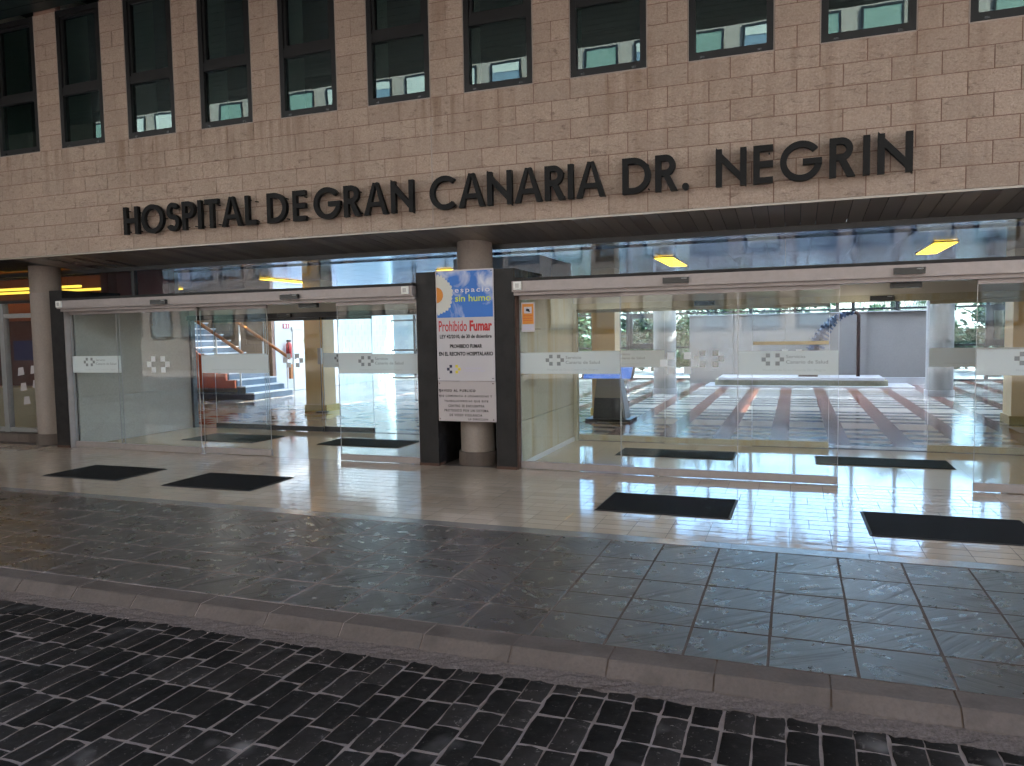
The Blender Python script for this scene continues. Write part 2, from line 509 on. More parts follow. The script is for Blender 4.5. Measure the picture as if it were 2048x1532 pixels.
class MB:
    def __init__(s):
        s.v, s.f, s.mi = [], [], []

    def face(s, pts, mi=0):
        b = len(s.v)
        s.v += [tuple(p) for p in pts]
        s.f.append(tuple(range(b, b + len(pts))))
        s.mi.append(mi)

    def hexa(s, p, mi=0):
        """8 points: bottom ring 0-3, top ring 4-7 (counter-clockwise seen from above)"""
        b = len(s.v)
        s.v += [tuple(q) for q in p]
        for q in ((3, 2, 1, 0), (4, 5, 6, 7), (0, 1, 5, 4), (1, 2, 6, 5), (2, 3, 7, 6), (3, 0, 4, 7)):
            s.f.append(tuple(b + i for i in q))
            s.mi.append(mi)
        return s

    def box(s, x0, x1, y0, y1, z0, z1, mi=0):
        return s.hexa([(x0, y0, z0), (x1, y0, z0), (x1, y1, z0), (x0, y1, z0),
                       (x0, y0, z1), (x1, y0, z1), (x1, y1, z1), (x0, y1, z1)], mi)

    def prism(s, poly, f0, f1, mi=0):
        """poly: 2D ring; f0,f1 map (a,b)->3D for both end caps"""
        n = len(poly)
        b = len(s.v)
        s.v += [f0(*p) for p in poly] + [f1(*p) for p in poly]
        s.f.append(tuple(b + i for i in range(n)))
        s.f.append(tuple(b + n + i for i in reversed(range(n))))
        s.mi += [mi, mi]
        for i in range(n):
            j = (i + 1) % n
            s.f.append((b + j, b + i, b + n + i, b + n + j))
            s.mi.append(mi)
        return s

    def lathe(s, cx, cy, prof, n=24, mi=0):
        b = len(s.v)
        for r, z in prof:
            for i in range(n):
                a = 2 * PI * i / n
                s.v.append((cx + r * math.cos(a), cy + r * math.sin(a), z))
        for k in range(len(prof) - 1):
            for i in range(n):
                j = (i + 1) % n
                s.f.append((b + k * n + i, b + k * n + j, b + (k + 1) * n + j, b + (k + 1) * n + i))
                s.mi.append(mi)
        s.f.append(tuple(b + i for i in reversed(range(n))))
        s.f.append(tuple(b + (len(prof) - 1) * n + i for i in range(n)))
        s.mi += [mi, mi]
        return s

    def tube(s, pts, rad, n=8, mi=0):
        b = len(s.v)
        pts = [Vector(p) for p in pts]
        rads = rad if isinstance(rad, (list, tuple)) else [rad] * len(pts)
        for k, p in enumerate(pts):
            d = (pts[min(k + 1, len(pts) - 1)] - pts[max(k - 1, 0)]).normalized()
            u = d.cross(Vector((0, 0, 1)))
            if u.length < 1e-3:
                u = d.cross(Vector((1, 0, 0)))
            u.normalize()
            w = u.cross(d)
            for i in range(n):
                a = 2 * PI * i / n
                q = p + (u * math.cos(a) + w * math.sin(a)) * rads[k]
                s.v.append(tuple(q))
        for k in range(len(pts) - 1):
            for i in range(n):
                j = (i + 1) % n
                s.f.append((b + k * n + i, b + (k + 1) * n + i, b + (k + 1) * n + j, b + k * n + j))
                s.mi.append(mi)
        s.f.append(tuple(b + i for i in range(n)))
        s.f.append(tuple(b + (len(pts) - 1) * n + i for i in reversed(range(n))))
        s.mi += [mi, mi]
        return s

    def mesh(s, name, mats):
        me = bpy.data.meshes.new(name)
        me.from_pydata(s.v, [], s.f)
        for m in mats if isinstance(mats, (list, tuple)) else [mats]:
            me.materials.append(MATS[m] if isinstance(m, str) else m)
        if any(s.mi):
            me.polygons.foreach_set('material_index', s.mi)
        me.update()
        return me


WL = {}


def link(name, mesh, parent=None, loc=None):
    """link a mesh whose vertices are world coordinates (loc None) or local ones (loc = world place)"""
    o = bpy.data.objects.new(name, mesh)
    COL.objects.link(o)
    w = Vector(loc) if loc is not None else Vector((0, 0, 0))
    pw = WL[parent.name] if parent is not None else Vector((0, 0, 0))
    if parent is not None:
        o.parent = parent
    o.location = w - pw
    WL[o.name] = w
    return o


def thing(name, label, cat, loc=(0, 0, 0), group=None, kind=None):
    o = bpy.data.objects.new(name, None)
    COL.objects.link(o)
    o.location = loc
    o.empty_display_size = 0.2
    WL[o.name] = Vector(loc)
    return tag(o, label, cat, group, kind)


def tag(o, label, cat, group=None, kind=None):
    o['label'] = label
    o['category'] = cat
    if group:
        o['group'] = group
    if kind:
        o['kind'] = kind
    return o


def part(name, mat, parent, fn=None, box=None):
    mb = MB()
    if box:
        mb.box(*box)
    if fn:
        fn(mb)
    return link(name, mb.mesh(name, mat), parent)


def smooth(o, ang=40):
    me = o.data
    me.polygons.foreach_set('use_smooth', [True] * len(me.polygons))
    try:
        me.set_sharp_from_angle(angle=math.radians(ang))
    except Exception:
        pass
    return o


def text_part(name, body, mat, parent, x0, x1, z0, z1, y, bold=0.0, depth=0.0015, mirror=False, spacing=1.0):
    """flat lettering on a plane facing the road (-Y), fitted to the box x0..x1, z0..z1"""
    cu = bpy.data.curves.new(name, 'FONT')
    cu.body = body
    cu.size = 1.0
    cu.offset = bold
    cu.space_character = spacing
    cu.resolution_u = 3
    tmp = bpy.data.objects.new('tmp_text', cu)
    COL.objects.link(tmp)
    dg = bpy.context.evaluated_depsgraph_get()
    me = bpy.data.meshes.new_from_object(tmp.evaluated_get(dg))
    bpy.data.objects.remove(tmp)
    bpy.data.curves.remove(cu)
    xs = [v.co.x for v in me.vertices]
    ys = [v.co.y for v in me.vertices]
    ax, bx, ay, by = min(xs), max(xs), min(ys), max(ys)
    for v in me.vertices:
        u = (v.co.x - ax) / (bx - ax)
        if mirror:
            u = 1 - u
        w = (v.co.y - ay) / (by - ay)
        v.co = Vector((x0 + u * (x1 - x0), y, z0 + w * (z1 - z0)))
    me.materials.clear()
    me.materials.append(MATS[mat])
    me.name = name
    return link(name, me, parent)


def emblem(mats, parent, cx, cz, s, y, t=0.002):
    """six little squares: three pointing left, three pointing right"""
    for i, (dx, dz) in enumerate(((-1.25, 1), (-2.25, 0), (-1.25, -1), (1.25 - .25, 1), (2.0, 0), (1.0, -1))):
        x, z = cx + dx * s, cz + dz * s
        part('emblem_square', mats[0 if i < 3 else 1], parent, box=(x - s / 2, x + s / 2, y - t, y, z - s / 2, z + s / 2))


# ================================================================== GROUND
g = link('ground', MB().box(-400, 400, -400, 400, -1.2, -0.14).mesh('ground', 'asphalt'))
tag(g, 'dark asphalt ground stretching away around the hospital', 'ground', kind='structure')
o = link('forecourt', MB().box(-60, 60, -15.9, -1.0, -0.139, -0.108).mesh('forecourt', 'forecourt'))  # unseen paving, put in to bounce daylight towards the facade
tag(o, 'unseen forecourt paving across the road, added to bounce light at the entrance', 'paving', kind='structure')

# --- road of black setts
road = thing('road', 'black stone sett roadway with pale joints along the kerb', 'road', (0, 2.5, -0.12), kind='structure')
part('joint_bed', 'sett_joint', road, box=(-30, 14, -1.0, 3.44, -0.139, -0.1022))
sett_meshes = []
for i in range(10):
    mb = MB()
    n = 3
    W, L = 0.1248, 0.228
    ring_b, ring_m, ring_t = [], [], []
    def jit(a):
        return random.uniform(-a, a)
    cor = [(-W / 2, -L / 2), (W / 2, -L / 2), (W / 2, L / 2), (-W / 2, L / 2)]
    ring = []
    for q in range(4):
        a, b = cor[q], cor[(q + 1) % 4]
        m = 2 if q % 2 == 0 else 3
        for t in range(m):
            u = t / m
            ring.append(((a[0] + (b[0] - a[0]) * u) * (.95 if t == 0 else 1) + jit(.0042), (a[1] + (b[1] - a[1]) * u) * (.965 if t == 0 else 1) + jit(.006)))
    nr = len(ring)
    for (x, y) in ring:
        ring_b.append((x * 1.0, y * 1.0, -0.03))
    for (x, y) in ring:
        ring_m.append((x * 0.995, y * 0.995, -0.0022 + jit(.001)))
    for (x, y) in ring:
        ring_t.append((x * 0.935, y * 0.965, 0.0 + jit(.0006)))
    mb.v = ring_b + ring_m + ring_t + [(0, 0, 0.0004)]
    for k in range(2):
        for t in range(nr):
            j = (t + 1) % nr
            mb.f.append((k * nr + t, k * nr + j, (k + 1) * nr + j, (k + 1) * nr + t))
    for t in range(nr):
        mb.f.append((2 * nr + t, 2 * nr + (t + 1) % nr, 3 * nr))
    mb.mi = [0] * len(mb.f)
    me = mb.mesh('sett', 'black_sett')
    me.polygons.foreach_set('use_smooth', [True] * len(me.polygons))
    sett_meshes.append(me)
# courses run away from the camera: one column of setts for each 0.132 m of X
setts = []
for ci in range(-170, 60):
    cx = -0.875 + ci * 0.1315 + random.uniform(-.003, .003)
    y = 3.445 - random.uniform(0.0, 0.012)
    first = True
    while y > -1.0:
        ln = random.choice((0.20, 0.215, 0.235, 0.25, 0.26)) if not first else random.uniform(.07, .23)
        first = False
        setts.append((cx, y - ln / 2, ln))
        y -= ln + 0.010


def cam_px(x, y, z):
    d = Vector((x, y, z - 1.6))
    c = [sum(RW[r][k] * d[r] for r in range(3)) for k in range(3)]
    if c[2] < 0.1:
        return None
    return 1024 + 1517 * c[0] / c[2], 766 + 1517 * c[1] / c[2]


def inview(x, y, z, mx=40):
    p = cam_px(x, y, z)
    return p is not None and -mx < p[0] < 2048 + mx and -mx < p[1] < 1532 + mx


vis = [s for s in setts if inview(s[0], s[1], -0.1, 60)]
vis.sort(key=lambda s: s[0] ** 2 + s[1] ** 2)
single = set(vis[:300])
rest = MB()
for (x, y, ln) in setts:
    me = random.choice(sett_meshes)
    if (x, y, ln) in single:
        so = link('sett', me, road, (x, y, -0.1 + random.uniform(-.001, .0015)))
        so.scale = (1, ln / 0.225, 1)
        so.rotation_euler = (random.uniform(-.005, .005), random.uniform(-.005, .005), random.uniform(-.02, .02))
    elif -12 < x < 4 and y > 0.3:
        b = len(rest.v)
        dz = random.uniform(-.001, .0015)
        rest.v += [(v.co.x + x, v.co.y * ln / .225 + y, v.co.z - 0.1 + dz) for v in me.vertices]
        for p in me.polygons:
            rest.f.append(tuple(b + i for i in p.vertices))
            rest.mi.append(0)
so = link('sett_field', rest.mesh('sett_field', 'black_sett'), road)
so['kind'] = 'stuff'

# --- kerb
kerb = thing('kerb', 'weathered pinkish stone kerb between slate pavement and road', 'kerb', (0, 3.6, -0.1), kind='structure')
kmesh = []
for i in range(5):
    mb = MB()
    n = 6
    rows = []
    for t in range(n + 1):
        x = -0.2475 + 0.495 * t / n
        j = [random.uniform(-.005, .005) for _ in range(4)]
        rows.append([(x, 0.08, -0.12), (x, 0.08, 0.0), (x, -0.068 + j[0], 0.0), (x, -0.077 + j[1], -0.006),
                     (x, -0.128 + j[2], -0.060), (x, -0.135 + j[3] * 2, -0.12)])
    for r in rows:
        mb.v += r
    m = 6
    for t in range(n):
        for q in range(m - 1):
            mb.f.append((t * m + q, t * m + q + 1, (t + 1) * m + q + 1, (t + 1) * m + q)[::-1])
    mb.f.append(tuple(range(m)))
    mb.f.append(tuple(reversed(range(n * m, n * m + m))))
    mb.mi = [0] * len(mb.f)
    kmesh.append(mb.mesh('kerb_stone', 'kerb_stone'))
for i in range(-24, 12):
    link('kerb_stone', random.choice(kmesh), kerb, (-0.594 + i * 0.5035, 3.62 + random.uniform(-.002, .002), random.uniform(-.002, .0)))
part('joint_filler', 'grout', kerb, lambda mb: mb.prism([(3.69, -.13), (3.69, -.003), (3.556, -.003), (3.548, -.009), (3.497, -.062), (3.49, -.13)], lambda a, b: (-13, a, b), lambda a, b: (6, a, b)))
# crumbly cement gutter smeared at the foot of the kerb
mb = MB()
nx, ny = 360, 6
for i in range(nx + 1):
    for j in range(ny + 1):
        x = -12 + 16 * i / nx
        y = 3.405 + 0.095 * j / ny + (random.uniform(-.012, .012) if j in (0, 1) else 0)
        z = -0.101 + 0.036 * (j / ny) ** 1.5 + random.uniform(0, .009) - (0.006 if j == 0 else 0)
        mb.v.append((x, y, z))
for i in range(nx):
    for j in range(ny):
        a = i * (ny + 1) + j
        mb.f.append((a, a + ny + 1, a + ny + 2, a + 1))
        mb.mi.append(0)
gt = link('gutter_cement', mb.mesh('gutter_cement', 'gutter'), kerb)
gt['kind'] = 'stuff'
mb = MB()
for i in range(700):
    x = random.uniform(-9, 1.6)
    y = 3.50 - abs(random.gauss(0, .045))
    r = random.uniform(.0012, .0038)
    z = -0.098
    mb.hexa([(x - r, y - r, z), (x + r, y - r * .7, z), (x + r * .8, y + r, z), (x - r, y + r, z),
             (x - r * .6, y - r * .5, z + r), (x + r * .5, y - r * .5, z + r * .8), (x + r * .5, y + r * .6, z + r), (x - r * .5, y + r * .5, z + r * .9)])
gv = link('gravel', mb.mesh('gravel', 'grout'))
tag(gv, 'tiny pale grit collected along the foot of the kerb', 'grit', kind='stuff')

# --- slate pavement
pave = thing('slate_pavement', 'dark riven slate paving slabs between kerb and marble apron', 'pavement', (0, 4.7, 0), kind='structure')
part('grout_bed', 'grout', pave, box=(-30, 12, 3.70, 5.66, -0.2, -0.0011))
rowY = [3.702, 4.085, 4.435, 4.795, 5.205, 5.652]
slab_meshes = {}
for r in range(5):
    d = rowY[r + 1] - rowY[r] - 0.017
    for vvar in range(4):
        mb = MB()
        w = 0.3985 - 0.015
        jj = [random.uniform(-.002, .002) for _ in range(8)]
        ring = [(-w / 2 + jj[0], -d / 2 + jj[1]), (w / 2 + jj[2], -d / 2 + jj[3]), (w / 2 + jj[4], d / 2 + jj[5]), (-w / 2 + jj[6], d / 2 + jj[7])]
        mb.v = [(x, y, -.03) for x, y in ring] + [(x, y, -.0009) for x, y in ring] + [(x * .988, y * .988, 0) for x, y in ring]
        for q in range(2):
            for t in range(4):
                u_ = (t + 1) % 4
                mb.f.append((q * 4 + t, q * 4 + u_, q * 4 + 4 + u_, q * 4 + 4 + t))
        mb.f.append((8, 9, 10, 11))
        mb.mi = [0] * len(mb.f)
        me = mb.mesh('slate_slab', 'slate')
        slab_meshes[(r, vvar)] = me
xs0 = -0.51
rest = MB()
cand = []
for r in range(5):
    for i in range(-34, 10):
        cand.append((xs0 + (i + 0.5) * 0.3985, (rowY[r] + rowY[r + 1]) / 2, r))
cand.sort(key=lambda c: c[0] ** 2 + c[1] ** 2)
for x, y, r in cand:
    if inview(x, y, 0, 120):
        so = link('slate_slab', slab_meshes[(r, random.randrange(4))], pave, (x, y, random.uniform(-.0002, .0004)))
        so.rotation_euler = (random.uniform(-.001, .001), random.uniform(-.001, .001), random.uniform(-.004, .004))
    else:
        rest.box(x - .193, x + .193, y - .18, y + .18, -.03, 0)
so = link('slab_field', rest.mesh('slab_field', 'slate'), pave)
so['kind'] = 'stuff'

# --- marble apron in front of and inside the doors
apron = thing('marble_apron', 'polished cream marble paving of narrow tiles before the glass doors', 'pavement', (0, 7, 0), kind='structure')
part('grout_bed', 'tile_grout', apron, box=(-30, 12, 5.66, 10.9, -0.2, -0.0007))
for i in range(-16, 5):
    x = -1.36 + i * 0.93
    part('granite_band', 'granite', apron, box=(x + .0025, x + .9275, 5.664, 5.808, -0.05, 0.0))
tm = []
for i in range(3):
    mb = MB()
    w, d, b = 0.2968, 0.1405, 0.0008
    mb.hexa([(-w / 2, -d / 2, -.02), (w / 2, -d / 2, -.02), (w / 2, d / 2, -.02), (-w / 2, d / 2, -.02),
             (-w / 2, -d / 2, -b), (w / 2, -d / 2, -b), (w / 2, d / 2, -b), (-w / 2, d / 2, -b)])
    mb.f.pop(1)
    mb.mi.pop(1)
    q = len(mb.v)
    e = .002
    mb.v += [(-w / 2 + e, -d / 2 + e, 0), (w / 2 - e, -d / 2 + e, 0), (w / 2 - e, d / 2 - e, 0), (-w / 2 + e, d / 2 - e, 0)]
    mb.f.append((q, q + 1, q + 2, q + 3))
    for t in range(4):
        u = (t + 1) % 4
        mb.f.append((4 + t, 4 + u, q + u, q + t))
    mb.mi = [0] * len(mb.f)
    tm.append(mb.mesh('marble_tile', 'cream_marble'))
cand = []
for r in range(17):
    y = 5.812 + 0.074 + r * 0.1492
    if y > 8.30:
        continue
    for i in range(-42, 14):
        cand.append((-0.93 + (i + .5) * 0.2995 + (0 if r % 6 < 4 else 0.15), y))
cand.sort(key=lambda c: c[0] ** 2 + c[1] ** 2)
rest = MB()
cnt = 0
for x, y in cand:
    if cnt < 300 and inview(x, y, 0, 30):
        so = link('marble_tile', tm[0], apron, (x, y, random.uniform(-.0004, .0004)))
        so.rotation_euler = (random.uniform(-.0015, .0015), random.uniform(-.0015, .0015), 0)
        cnt += 1
    else:
        z = random.uniform(-.0004, .0004)
        rest.box(x - .148, x + .148, y - .0702, y + .0702, -.02, z)
so = link('tile_field', rest.mesh('tile_field', 'cream_marble'), apron)
so['kind'] = 'stuff'
# vestibule floors: large polished slabs, flush
for bx in (-10.2, -3.05):
    for i in range(10):
        for j in range(4):
            x = bx + i * 0.6
            y = 8.36 + j * 0.612
            part('floor_slab', 'vestibule_marble', apron, box=(x + .001, x + .599, y + .001, y + .611, -.02, -0.0005 if j else -0.0002))

# ================================================================== HOSPITAL BUILDING
FY = 7.70
BX, BZ, Z0 = 0.3973, 0.2014, 2.79
ZS = Z0 + 7 * BZ                 # window sill level
ZT = ZS + 9 * BZ                 # window head level
WX = [0.2 + 1.192 * k for k in range(-12, 4)]
bld = thing('hospital_building', 'hospital facade of beige split stone blocks with tall dark windows', 'building', (-4, 8.5, 0))
# masonry core with window holes
part('wall_core', 'mortar', bld, box=(-26, 14, FY + .007, 8.25, Z0 + .004, ZS))
for i in range(len(WX) - 1):
    x0, x1 = WX[i] + 0.795, WX[i + 1]
    part('pier_core', 'mortar', bld, box=(x0 + .004, x1 - .004, FY + .007, FY + .10, ZS, ZT + .3))
    part('window_jamb', 'window_jamb', bld, box=(x0 + .006, x1 - .006, FY + .10, 8.22, ZS, ZT + .3))
part('end_core', 'mortar', bld, box=(-26, WX[0], FY + .012, 8.25, ZS, ZT + .3))
part('end_core', 'mortar', bld, box=(WX[-1] + .795, 14, FY + .012, 8.25, ZS, ZT + .3))
# split-faced blocks
bm_full, bm_half = [], []


def block_mesh(w, h, dep=0.05):
    mb = MB()
    nx, nz = (5, 3) if w > .3 else (3, 3)
    for i in range(nx + 1):
        for j in range(nz + 1):
            e = i in (0, nx) or j in (0, nz)
            x = -w / 2 + w * i / nx + (0 if e else random.uniform(-.012, .012))
            z = -h / 2 + h * j / nz + (0 if e else random.uniform(-.008, .008))
            y = random.uniform(0.000, 0.003) if e else random.uniform(-.010, 0.001)
            mb.v.append((x, y, z))
    for i in range(nx):
        for j in range(nz):
            a = i * (nz + 1) + j
            mb.f.append((a, a + nz + 1, a + nz + 2, a + 1))
    per = [i * (nz + 1) for i in range(nx + 1)] + [nx * (nz + 1) + j for j in range(1, nz + 1)] + \
          [i * (nz + 1) + nz for i in range(nx - 1, -1, -1)] + [j for j in range(nz - 1, 0, -1)]
    b = len(mb.v)
    mb.v += [(mb.v[i][0], dep, mb.v[i][2]) for i in per]
    for t in range(len(per)):
        u = (t + 1) % len(per)
        mb.f.append((per[u], per[t], b + t, b + u))
    mb.mi = [0] * len(mb.f)
    me = mb.mesh('stone_block', 'split_stone')
    return me


for i in range(8):
    bm_full.append(block_mesh(BX - .010, BZ - .010, 0.03))
    bm_half.append(block_mesh(BX / 2 - .010, BZ - .010, 0.03))
cand = []
for c in range(7):
    off = 0.2 if c % 2 == 0 else 0.2 + BX / 2
    for i in range(-46, 22):
        cand.append((off + (i + .5) * BX, Z0 + (c + .5) * BZ, 0))
for i in range(len(WX) - 1):
    x0, x1 = WX[i] + .795, WX[i + 1]
    for c in range(9):
        z = ZS + (c + .5) * BZ
        if c % 2:
            cand.append(((x0 + x1) / 2, z, 0))
        else:
            cand.append(((x0 + x1) / 2 - BX / 4, z, 1))
            cand.append(((x0 + x1) / 2 + BX / 4, z, 1))
vis = [c for c in cand if inview(c[0], FY, c[1], 30)]
vis.sort(key=lambda c: (c[2] * 6 + c[0] ** 2 + FY ** 2 + (c[1] - 1.6) ** 2))
single = set(vis[:300])
rest = MB()
for c in cand:
    me = random.choice(bm_half if c[2] else bm_full)
    if c in single:
        so = link('stone_block', me, bld, (c[0], FY - random.uniform(0, .004), c[1]))
    else:
        b = len(rest.v)
        rest.v += [(v.co.x + c[0], v.co.y + FY, v.co.z + c[1]) for v in me.vertices]
        for p in me.polygons:
            rest.f.append(tuple(b + i for i in p.vertices))
            rest.mi.append(0)
so = link('stone_block_field', rest.mesh('stone_block_field', 'split_stone'), bld)
so['kind'] = 'stuff'
part('expansion_joint', 'sealant', bld, box=(-3.782, -3.768, FY - .004, FY + .02, Z0 + .002, ZS - .21))
# windows
wroot = None
mesh_cache = {}


def local_mesh(key, mat, fn):
    if key not in mesh_cache:
        mb = MB()
        fn(mb)
        mesh_cache[key] = mb.mesh(key, mat)
    return mesh_cache[key]


WW = 0.795
H = ZT - ZS


def win_frame(mb):
    f = 0.07
    y0, y1 = 0.0, 0.09
    mb.box(0.008, f, y0, y1, 0.008, H)
    mb.box(WW - f, WW - 0.008, y0, y1, 0.008, H)
    mb.box(f, WW - f, y0, y1, 0.008, f + .012)
    mb.box(f, WW - f, y0, y1, H - f, H)
    mb.box(f, WW - f, y0 + .004, y1, 0.70, 0.80)


def win_sash(mb):
    f = 0.035
    x0, x1, z0, z1 = 0.072, WW - 0.072, 0.802, H - 0.072
    mb.box(x0, x0 + f, .018, .08, z0, z1)
    mb.box(x1 - f, x1, .018, .08, z0, z1)
    mb.box(x0 + f, x1 - f, .018, .08, z0, z0 + f)
    mb.box(x0 + f, x1 - f, .018, .08, z1 - f, z1)


def win_pane_low(mb):
    mb.box(0.071, WW - 0.071, .040, .048, 0.083, 0.699)


def win_pane_up(mb):
    mb.box(0.108, WW - 0.108, .045, .053, 0.838, H - 0.108)


def win_seal(mb):
    mb.box(0.0, 0.007, -0.004, .06, 0.0, H)
    mb.box(WW - .007, WW, -0.004, .06, 0.0, H)
    mb.box(0.007, WW - .007, -0.006, .06, -0.004, 0.007)


def win_slot(mb):
    mb.box(0, .04, -.0025, .004, .022, .040)


for k, x in enumerate(WX):
    w = link('window', local_mesh('window_frame', 'frame_black', win_frame), bld, (x, FY + .004, ZS))
    w.name = 'window'
    WL[w.name] = Vector((x, FY + .004, ZS))
    p = (x, FY + .004, ZS)
    link('sash', local_mesh('sash', 'frame_black', win_sash), w, p)
    link('pane', local_mesh('pane_low', 'window_glass', win_pane_low), w, p)
    link('pane', local_mesh('pane_up', 'window_glass', win_pane_up), w, p)
    link('sealant_bead', local_mesh('sealant_bead', 'sealant', win_seal), w, p)
    for sx_ in (0.115, WW - .155):
        link('drain_slot', local_mesh('drain_slot', 'sensor_black', win_slot), w, (x + sx_, p[1], p[2]))
# rooms behind the windows, upper storeys and roof
def room(mb):
    mb.box(-26, 14, 8.26, 12.0, 3.9, 3.95)
    mb.box(-26, 14, 12.0, 12.1, 3.9, 6.4)
    mb.box(-26, 14, 7.83, 12.0, 6.31, 6.38)
part('upper_room', 'window_room', bld, room)
part('upper_storeys', 'plain_render', bld, box=(-26, 14, FY + .02, 16.5, 6.40, 15.0))  # unseen mass, built tall enough to throw the forecourt into shadow
part('added_atrium_roof', 'plain_render', bld, box=(-26, 14, 16.501, 18.0, 8.2, 8.6))  # unseen double height, added to let more daylight into the lobby
part('added_atrium_roof', 'plain_render', bld, box=(-26, 14, 25.0, 27.6, 8.2, 8.6))  # eave added to keep direct sun off the lobby floor
part('added_atrium_roof', 'plain_render', bld, box=(-26, -13, 18.0, 25.0, 8.2, 8.6))
part('added_atrium_roof', 'plain_render', bld, box=(8, 14, 18.0, 25.0, 8.2, 8.6))
for i in range(7):
    part('added_skylight_panel', 'added_skylight', bld, box=(-13 + i * 3 + .05, -10 + i * 3 - .05, 18.0, 25.0, 8.3, 8.34))  # frosted panels added out of view as soft fill light for the lobby
part('gallery_wall', 'plain_render', bld, box=(-26, 14, 12.11, 16.5, 2.86, 6.399))
part('floor_slab', 'plain_render', bld, box=(-26, 14, 8.80, 12.1, 2.86, 3.89))
# soffit slats, slightly falling towards the glass
slat = MB()
def slat_mesh(mb):
    w = 0.143
    mb.hexa([(0, 0, 0), (w, 0, 0), (w, 1.03, -.088), (0, 1.03, -.088), (0, 0, .02), (w, 0, .02), (w, 1.03, -.068), (0, 1.03, -.068)])
for i in range(-70, 24):
    link('soffit_slat', local_mesh('soffit_slat', 'soffit_metal', slat_mesh), bld, (i * 0.15 + .05, FY + .025, Z0 - .012))
part('soffit_backing', 'print_black', bld, lambda mb: mb.hexa([(-12, FY + .03, Z0 + .012), (4, FY + .03, Z0 + .012), (4, 8.77, Z0 - .055), (-12, 8.77, Z0 - .055),
     (-12, FY + .03, Z0 + .04), (4, FY + .03, Z0 + .04), (4, 8.77, Z0 + .03), (-12, 8.77, Z0 + .03)]))
part('soffit_trim', 'soffit_metal', bld, box=(-26, 14, FY + .006, FY + .024, Z0 - .018, Z0 + .003))
# transom glazing above the doors
part('transom_frame', 'dark_aluminium', bld, box=(-12.4, 6, 8.74, 8.80, 2.635, 2.70))
part('transom_frame', 'dark_aluminium', bld, box=(-12.4, 6, 8.74, 8.80, 2.22, 2.27))
xs = [-12.4, -10.66, -9.27, -8.02, -5.38, -2.74, -0.1, 2.54, 6]
for a, b in zip(xs, xs[1:]):
    part('transom_pane', 'upper_glass', bld, box=(a + .004, b - .004, 8.762, 8.774, 2.27, 2.635))
part('transom_post', 'dark_aluminium', bld, box=(-9.32, -9.262, 8.735, 8.80, 2.272, 2.633))

# canopy ceiling, plus an added high roof shading the road
can = thing('entrance_canopy', 'dark slatted canopy ceiling above the upper windows', 'canopy', (-4, 5.7, 6.0))
def canslat(mb):
    mb.box(0, 38, 0, .19, 0, .03)
for i in range(20):
    link('ceiling_slat', local_mesh('canopy_slat', 'canopy_teal', canslat), can, (-26, 3.65 + i * .2015, ZT + .03))
part('roof_slab', 'canopy_teal', can, box=(-26, 12, 3.6, FY - .006, ZT + .07, ZT + .5))
part('added_high_roof', 'canopy_teal', can, box=(-30, 16, -5.0, 3.59, 11.2, 11.7))  # unseen upper roof added to block sky light over the road
part('upstand', 'canopy_teal', can, box=(-26, 12, 3.6, 3.9, ZT + .52, 11.2))  # closes the added roof down to the canopy
for x in (-20, -14.5, -8.9, -3.2, 2.2, 7.4):
    part('downlight', 'dark_aluminium', can, lambda mb: mb.lathe(x, 5.4, [(.12, ZT + .0), (.12, ZT + .05)], 16))

# ------------------------------------------------------------------ name sign
sign = thing('hospital_name_sign', 'black metal letters reading HOSPITAL DE GRAN CANARIA DR. NEGRIN across the stone', 'sign', (-3.6, 7.6, 2.97))
CH = 0.352
LZ = 2.965
YF, YB = 7.598, 7.648
SW = 0.162        # stroke relative to cap height


def arcpoly(cx, cy, rx, ry, a0, a1, w, n=28):
    out, inn = [], []
    for i in range(n + 1):
        a = math.radians(a0 + (a1 - a0) * i / n)
        out.append((cx + rx * math.cos(a), cy + ry * math.sin(a)))
        inn.append((cx + (rx - w) * math.cos(a), cy + (ry - w) * math.sin(a)))
    return [[out[i], out[i + 1], inn[i + 1], inn[i]] for i in range(n)]


def rect(x0, x1, y0, y1):
    return [[(x0, y0), (x1, y0), (x1, y1), (x0, y1)]]


